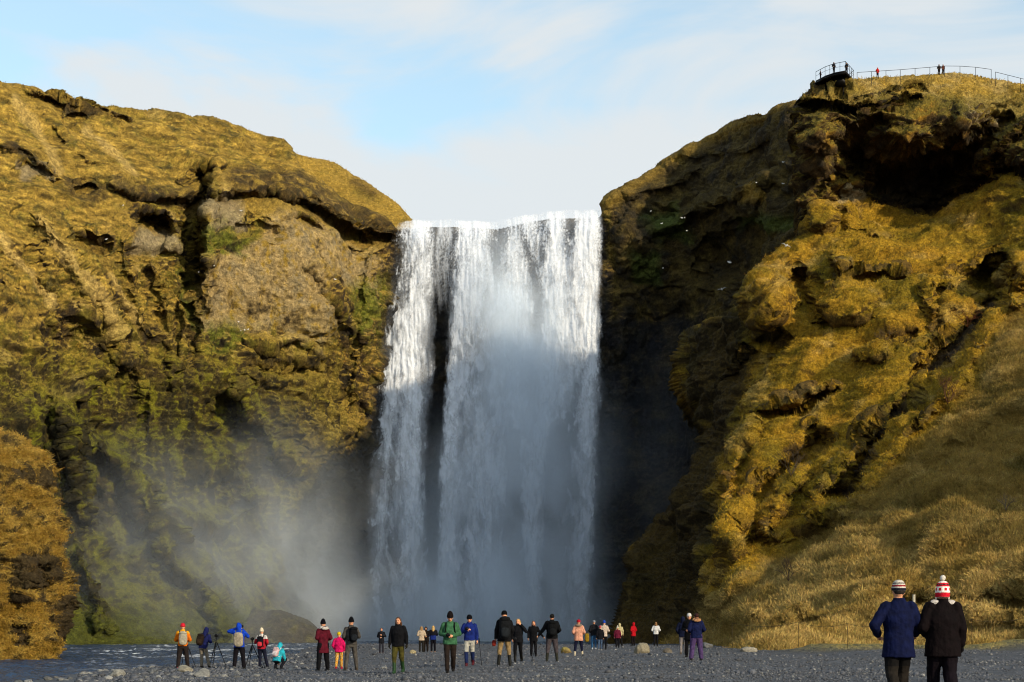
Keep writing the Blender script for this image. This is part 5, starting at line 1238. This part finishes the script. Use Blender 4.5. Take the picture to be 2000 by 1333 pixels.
LR = [(410, 858), (500, 850), (560, 846), (650, 846), (720, 846), (760, 838), (850, 832), (950, 826), (1050, 830), (1260, 850)]
ML = [(410, 884), (500, 880), (600, 882), (700, 876), (800, 868), (900, 862), (1000, 860), (1260, 846)]
MR = [(410, 1177), (500, 1174), (600, 1172), (750, 1172), (850, 1168), (950, 1166), (1050, 1160), (1260, 1150)]
STRANDS = [
 ([(405, 826), (520, 826), (640, 812), (740, 800), (850, 795), (1000, 800), (1260, 800)], 22, .95), ([(405, 795), (500, 790), (640, 772), (760, 752), (850, 740), (900, 736)], 17, .55), ([(640, 790), (740, 768), (820, 762), (900, 752), (1000, 745), (1200, 740)], 13, .6), ([(760, 815), (860, 806), (950, 812), (1060, 815)], 13, .5),
 ([(405, 915), (520, 912), (640, 902), (720, 893), (820, 882), (920, 876), (1020, 874), (1200, 880)], 21, 1.0), ([(405, 950), (520, 945), (640, 940), (800, 925), (950, 930), (1260, 930)], 26, .65), ([(405, 1010), (520, 1000), (640, 985), (800, 965), (1000, 950), (1260, 955)], 24, .6),
 ([(405, 1040), (600, 1030), (800, 1010), (1000, 985)], 26, .45), ([(405, 1092), (520, 1088), (640, 1082), (760, 1070), (900, 1050), (1050, 1042), (1260, 1036)], 22, 1.0), ([(420, 1130), (560, 1128), (700, 1118), (820, 1100)], 16, .7), ([(405, 1158), (520, 1155), (640, 1155), (760, 1150), (900, 1140), (1050, 1140), (1260, 1130)], 18, .95),
 ([(1000, 1100), (1100, 1095), (1260, 1090)], 12, .25), ([(430, 1015), (560, 1050), (700, 1056)], 9, -.6), ([(430, 970), (560, 965)], 12, -.35), ([(860, 1075), (1000, 1080), (1260, 1070)], 14, -.6), ([(860, 1002), (980, 1005), (1080, 1010), (1260, 1000)], 12, -.6), ([(420, 1115), (480, 1112)], 14, -.5)]
def fall_layer(name, Y0, seed, gain, thr, relief, fine):
    gx = np.arange(700, 1200, 1.5); gy = np.arange(404, 1262, 1.5)
    px, py = [a.ravel() for a in np.meshgrid(gx, gy)]
    nx, ny = len(gx), len(gy)
    lipy = np.interp(px, [770, 800, 880, 970, 1020, 1075, 1120, 1176], [429, 425, 423, 426, 416, 407, 404, 405])
    X = (px - 1000) * Y0 / F; Z = EYE + (HY - py) * Y0 / F
    lipy = lipy + 5 * fbm(np.stack([X / 2.2, 0 * X, 0 * X], -1), 3, 499)
    drop = np.clip((py - lipy) / 820, 0, 1)
    # water keeps its clumps while it falls: noise stretched along the fall, stretched more at the lip
    wx = fbm(np.stack([X / 2.2, Z / 4, 0 * X + seed], -1), 4, seed) * (0.2 + 2.0 * drop)
    s1 = fbm(np.stack([(X + wx * .4) / .5, Z / 5.0, 0 * X + seed], -1), 4, seed + 1, .6)
    s2 = fbm(np.stack([(X + wx) / 2.2, Z / 8, 0 * X + 3 * seed], -1), 3, seed + 2)
    s3 = fbm(np.stack([(X + wx) / 1.3, (Z + np.abs(wx) * 2.5) / 3.2, 0 * X], -1), 6, seed + 3, .6)
    s3b = fbm(np.stack([(X + wx) / 1.6, (Z + np.abs(wx) * 2.5) / 5.5, 0 * X], -1), 3, seed + 6, .5)
    s3 = s3 + (s3b * 1.15 - s3) * sst(.35, .75, drop) * .8
    gr = fbm(np.stack([X / .2, Z / .32, 0 * X], -1), 2, seed + 4)
    rag = fbm(np.stack([X / .8, Z / 2.2, 0 * X + 9], -1), 5, seed + 5, .6) * (7 + 22 * drop)
    q = px + rag
    ml = sst(-5, 9, q - edge(LE, py)) * sst(-7, 10, edge(LR, py) - q)
    mm = sst(-5, 9, q - edge(ML, py)) * sst(-4, 8, edge(MR, py) - q)
    thin = sst(-4, 4, q - edge(LR, py)) * sst(-4, 4, edge(ML, py) - q) * sst(640, 430, py) * .42 * sst(-.25, .25, s1 + gr * .5)
    # bundles of heavier water, each following its own path down
    w1 = 9 * s3 + 5 * s2
    body = 0
    for pts, wd, amp in STRANDS:
        p = np.array(pts, float); cx = np.interp(py, p[:, 0], p[:, 1]); on = sst(p[0, 0] - 40, p[0, 0] + 20, py) * sst(p[-1, 0] + 40, p[-1, 0] - 60, py)
        body = body + amp * on * np.exp(-((px + w1 - cx) / wd) ** 2)
    body = np.clip(body, -.5, 1.0)
    top = sst(.30, .02, drop)
    tex = .5 + .62 * s1 * (.3 + .7 * top) + .35 * s2 + 1.2 * s3 * (1 - .45 * top) + gr * fine * (.3 + .7 * top)
    veil = thr * (1 - .55 * top) * (.45 + .55 * np.clip(body, 0, 1))
    cover = np.clip(.30 + .75 * body, 0.04, 1)
    a = (ml + mm) * gain * (veil + (1 - veil) * sst(.95 - .85 * cover, 1.35 - .65 * cover, tex)) + thin
    a = a * sst(-.5, 2.5, py - lipy) * (.5 + .5 * sst(2, 26, py - lipy))
    a = np.clip(a * (1 - .25 * sst(1050, 1250, py)), 0, 1)
    rel = relief * (s1 * .5 + s3 * .5 + s2 * .5) * (.4 + drop) + 1.8 * sst(.06, 0, drop) + -1.2 * drop
    Y = Y0 + rel
    V = np.stack([X, Y, Z], -1)
    idx = np.arange(nx * ny).reshape(ny, nx)
    q4 = np.stack([idx[1:, :-1], idx[1:, 1:], idx[:-1, 1:], idx[:-1, :-1]], -1).reshape(-1, 4)
    k = a[q4].max(1) > .02
    q4 = q4[k]; used = np.zeros(nx * ny, bool); used[q4.ravel()] = True; rm = np.cumsum(used) - 1
    return mesh_np(name, V[used], rm[q4], None, M_FALL, attrs={'dens': a[used]})
wf = bpy.data.objects.new('waterfall', None); COL.objects.link(wf); wf.location = (0, 0, 0)
tag(wf, 'tall white waterfall pouring over the cliff lip between the two hills', 'waterfall')
link('water_curtain', fall_layer('water_curtain', 249.0, 401, .9, .40, 1.3, .55), wf)
link('water_curtain', fall_layer('water_curtain', 251.0, 431, .9, .45, 1.2, .5), wf)
link('water_curtain', fall_layer('water_curtain', 246.8, 461, .75, .08, 1.6, .55), wf)

# ================================================================== SPRAY (volume)
def mist_mat(name, blobs, noise_scale, lo, hi, base):
    m = bpy.data.materials.new(name); m.use_nodes = True; nt = m.node_tree
    nt.nodes.remove(nt.nodes['Principled BSDF']); out = nt.nodes['Material Output']
    geo = N(nt, 'ShaderNodeTexCoord')
    pos = geo.outputs['Object']
    total = None
    for (c, r, a) in blobs:
        sub = N(nt, 'ShaderNodeVectorMath', operation='SUBTRACT'); nt.links.new(pos, sub.inputs[0]); sub.inputs[1].default_value = c
        dv = N(nt, 'ShaderNodeVectorMath', operation='DIVIDE'); nt.links.new(sub.outputs[0], dv.inputs[0]); dv.inputs[1].default_value = r
        ln = N(nt, 'ShaderNodeVectorMath', operation='LENGTH'); nt.links.new(dv.outputs[0], ln.inputs[0])
        mr = N(nt, 'ShaderNodeMapRange', interpolation_type='SMOOTHSTEP'); mr.inputs[1].default_value = 1.0; mr.inputs[2].default_value = 0.0; mr.inputs[3].default_value = 0; mr.inputs[4].default_value = a
        nt.links.new(ln.outputs['Value'], mr.inputs[0])
        if total is None: total = mr.outputs[0]
        else:
            ad = N(nt, 'ShaderNodeMath', operation='ADD'); nt.links.new(total, ad.inputs[0]); nt.links.new(mr.outputs[0], ad.inputs[1]); total = ad.outputs[0]
    mp = N(nt, 'ShaderNodeMapping'); mp.inputs['Scale'].default_value = (1, 1, .6); nt.links.new(pos, mp.inputs[0])
    nz = N(nt, 'ShaderNodeTexNoise'); nz.inputs['Scale'].default_value = noise_scale; nz.inputs['Detail'].default_value = 3; nz.inputs['Distortion'].default_value = .6
    nt.links.new(mp.outputs[0], nz.inputs['Vector'])
    nr = N(nt, 'ShaderNodeMapRange', interpolation_type='SMOOTHSTEP'); nr.inputs[1].default_value = .32; nr.inputs[2].default_value = .68; nr.inputs[3].default_value = lo; nr.inputs[4].default_value = hi
    nt.links.new(nz.outputs['Fac'], nr.inputs[0])
    mu = N(nt, 'ShaderNodeMath', operation='MULTIPLY'); nt.links.new(total, mu.inputs[0]); nt.links.new(nr.outputs[0], mu.inputs[1])
    m2 = N(nt, 'ShaderNodeMath', operation='MULTIPLY'); nt.links.new(mu.outputs[0], m2.inputs[0]); m2.inputs[1].default_value = base
    vs = N(nt, 'ShaderNodeVolumePrincipled'); vs.inputs['Color'].default_value = (.86, .93, 1.0, 1); vs.inputs['Anisotropy'].default_value = 0.0
    nt.links.new(m2.outputs[0], vs.inputs['Density'])
    nt.links.new(vs.outputs[0], out.inputs['Volume'])
    return m
def wpt(px, py, Y): return world(px, py, Y)
def boxmesh(name, lo, hi):
    bm = bmesh.new(); bmesh.ops.create_cube(bm, size=1)
    for v in bm.verts:
        v.co = [lo[i] if v.co[i] < 0 else hi[i] for i in range(3)]
    me = bpy.data.meshes.new(name); bm.to_mesh(me); bm.free(); return me
blobs = [((-4, 238, -1), (26, 22, 16), 1.3), ((-21, 226, 0), (26, 28, 20), .38), ((-40, 203, 3), (28, 30, 24), .48), ((1, 244.5, 41), (11, 6, 20), 6.0), ((1, 240, 26), (10, 8, 22), 1.2), ((-1, 241, 6), (18, 10, 32), 2.1), ((8, 243, 24), (10, 8, 22), .6), ((-30, 224, 12), (16, 22, 22), .4), ((-14, 243, 12), (12, 9, 30), .25), ((20, 236, 12), (10, 12, 36), .10)]
m = mist_mat('spray', blobs, .11, .1, 1.7, .055)
me = boxmesh('spray', (-66, 172, -1.2), (30, 253, 64)); me.materials.append(m)
link('mist', me, kind='stuff')
CLOUD = (3.5, 3.66, 3.74); SKY_STR = .15; SUN_STR = 3.7; EXPO = 0.57
# ================================================================== LIGHT, SKY, CAMERA
w = bpy.data.worlds.new('World'); SC.world = w; w.use_nodes = True
nt = w.node_tree; bg = nt.nodes['Background']
sky = N(nt, 'ShaderNodeTexSky'); sky.sky_type = 'NISHITA'; sky.sun_disc = False
sky.sun_elevation = math.radians(SUN_EL); sky.sun_rotation = math.radians(180 - SUN_AZ)
sky.air_density = 1.0; sky.dust_density = .6; sky.ozone_density = 1.2
tc = N(nt, 'ShaderNodeTexCoord')
mp = N(nt, 'ShaderNodeMapping'); mp.inputs['Scale'].default_value = (1.0, 1.0, 2.6); mp.inputs['Rotation'].default_value = (0, math.radians(20), 0); mp.inputs['Location'].default_value = (.31, .0, .12)
nt.links.new(tc.outputs['Generated'], mp.inputs[0])
n1 = N(nt, 'ShaderNodeTexNoise'); n1.inputs['Scale'].default_value = 5.2; n1.inputs['Detail'].default_value = 7; n1.inputs['Roughness'].default_value = .52; n1.inputs['Distortion'].default_value = .5
nt.links.new(mp.outputs[0], n1.inputs['Vector'])
sep = N(nt, 'ShaderNodeSeparateXYZ'); nt.links.new(tc.outputs['Generated'], sep.inputs[0])
# thicker cloud low down
lowc = N(nt, 'ShaderNodeMapRange'); lowc.inputs[1].default_value = .235; lowc.inputs[2].default_value = .285; lowc.inputs[3].default_value = .36; lowc.inputs[4].default_value = 0
nt.links.new(sep.outputs[2], lowc.inputs[0])
ad = N(nt, 'ShaderNodeMath', operation='ADD'); nt.links.new(n1.outputs['Fac'], ad.inputs[0]); nt.links.new(lowc.outputs[0], ad.inputs[1])
cr = N(nt, 'ShaderNodeMapRange', interpolation_type='SMOOTHSTEP'); cr.inputs[1].default_value = .45; cr.inputs[2].default_value = .65; cr.inputs[3].default_value = .30; cr.inputs[4].default_value = .95
nt.links.new(ad.outputs[0], cr.inputs[0])
# the cloud lies in a low bank; overhead the sky is clear
hi_ = N(nt, 'ShaderNodeMapRange', interpolation_type='SMOOTHSTEP'); hi_.inputs[1].default_value = .34; hi_.inputs[2].default_value = .55; hi_.inputs[3].default_value = 1; hi_.inputs[4].default_value = .5
nt.links.new(sep.outputs[2], hi_.inputs[0])
cm = N(nt, 'ShaderNodeMath', operation='MULTIPLY'); nt.links.new(cr.outputs[0], cm.inputs[0]); nt.links.new(hi_.outputs[0], cm.inputs[1])
mx = N(nt, 'ShaderNodeMix', data_type='RGBA'); nt.links.new(cm.outputs[0], mx.inputs['Factor'])
tint = N(nt, 'ShaderNodeVectorMath', operation='MULTIPLY'); tint.inputs[1].default_value = (.95, 1.1, 1.02)
nt.links.new(sky.outputs[0], tint.inputs[0]); nt.links.new(tint.outputs[0], mx.inputs['A']); mx.inputs['B'].default_value = (CLOUD[0], CLOUD[1], CLOUD[2], 1)
# cloud glows more on the side of the sun (forward scattering)
dt = N(nt, 'ShaderNodeVectorMath', operation='DOT_PRODUCT'); nt.links.new(tc.outputs['Generated'], dt.inputs[0])
dt.inputs[1].default_value = (math.sin(math.radians(SUN_AZ)), -math.cos(math.radians(SUN_AZ)), .3)
dm = N(nt, 'ShaderNodeMapRange', interpolation_type='SMOOTHSTEP'); dm.inputs[1].default_value = -.1; dm.inputs[2].default_value = 1.0; dm.inputs[3].default_value = 1.0; dm.inputs[4].default_value = 2.5
nt.links.new(dt.outputs['Value'], dm.inputs[0])
cc_ = N(nt, 'ShaderNodeVectorMath', operation='SCALE'); cc_.inputs[0].default_value = CLOUD; nt.links.new(dm.outputs[0], cc_.inputs['Scale'])
nt.links.new(cc_.outputs[0], mx.inputs['B'])
nt.links.new(mx.outputs['Result'], bg.inputs['Color']); bg.inputs['Strength'].default_value = SKY_STR

sl = bpy.data.lights.new('sun', 'SUN'); sl.energy = SUN_STR; sl.angle = math.radians(.8); sl.color = (1.0, .85, .62)
so = bpy.data.objects.new('sun', sl); COL.objects.link(so)
a, e = math.radians(SUN_AZ), math.radians(SUN_EL)
dirv = Vector((-math.sin(a) * math.cos(e), math.cos(a) * math.cos(e), -math.sin(e)))
so.rotation_euler = dirv.to_track_quat('-Z', 'Y').to_euler(); so.location = (60, -60, 90)

cam = bpy.data.cameras.new('camera'); co = bpy.data.objects.new('camera', cam); COL.objects.link(co)
co.location = (0, 0, EYE); co.rotation_euler = (math.pi / 2, 0, 0)
cam.sensor_fit = 'HORIZONTAL'; cam.sensor_width = 36; cam.lens = 36 * F / 2000; cam.shift_y = (HY - 666.5) / 2000
cam.clip_start = .1; cam.clip_end = 8000
SC.camera = co
SC.view_settings.view_transform = 'Standard'; SC.view_settings.look = 'None'; SC.view_settings.gamma = 1; SC.view_settings.exposure = EXPO
cy = SC.cycles
cy.filter_width = 1.1
cy.use_denoising = True
try: cy.denoiser = 'OPENIMAGEDENOISE'
except Exception: pass
cy.max_bounces = 7; cy.diffuse_bounces = 3; cy.glossy_bounces = 2; cy.transmission_bounces = 2; cy.transparent_max_bounces = 16; cy.volume_bounces = 5
cy.use_adaptive_sampling = True; cy.adaptive_threshold = .015
cy.volume_step_rate = 1.0; cy.volume_max_steps = 128
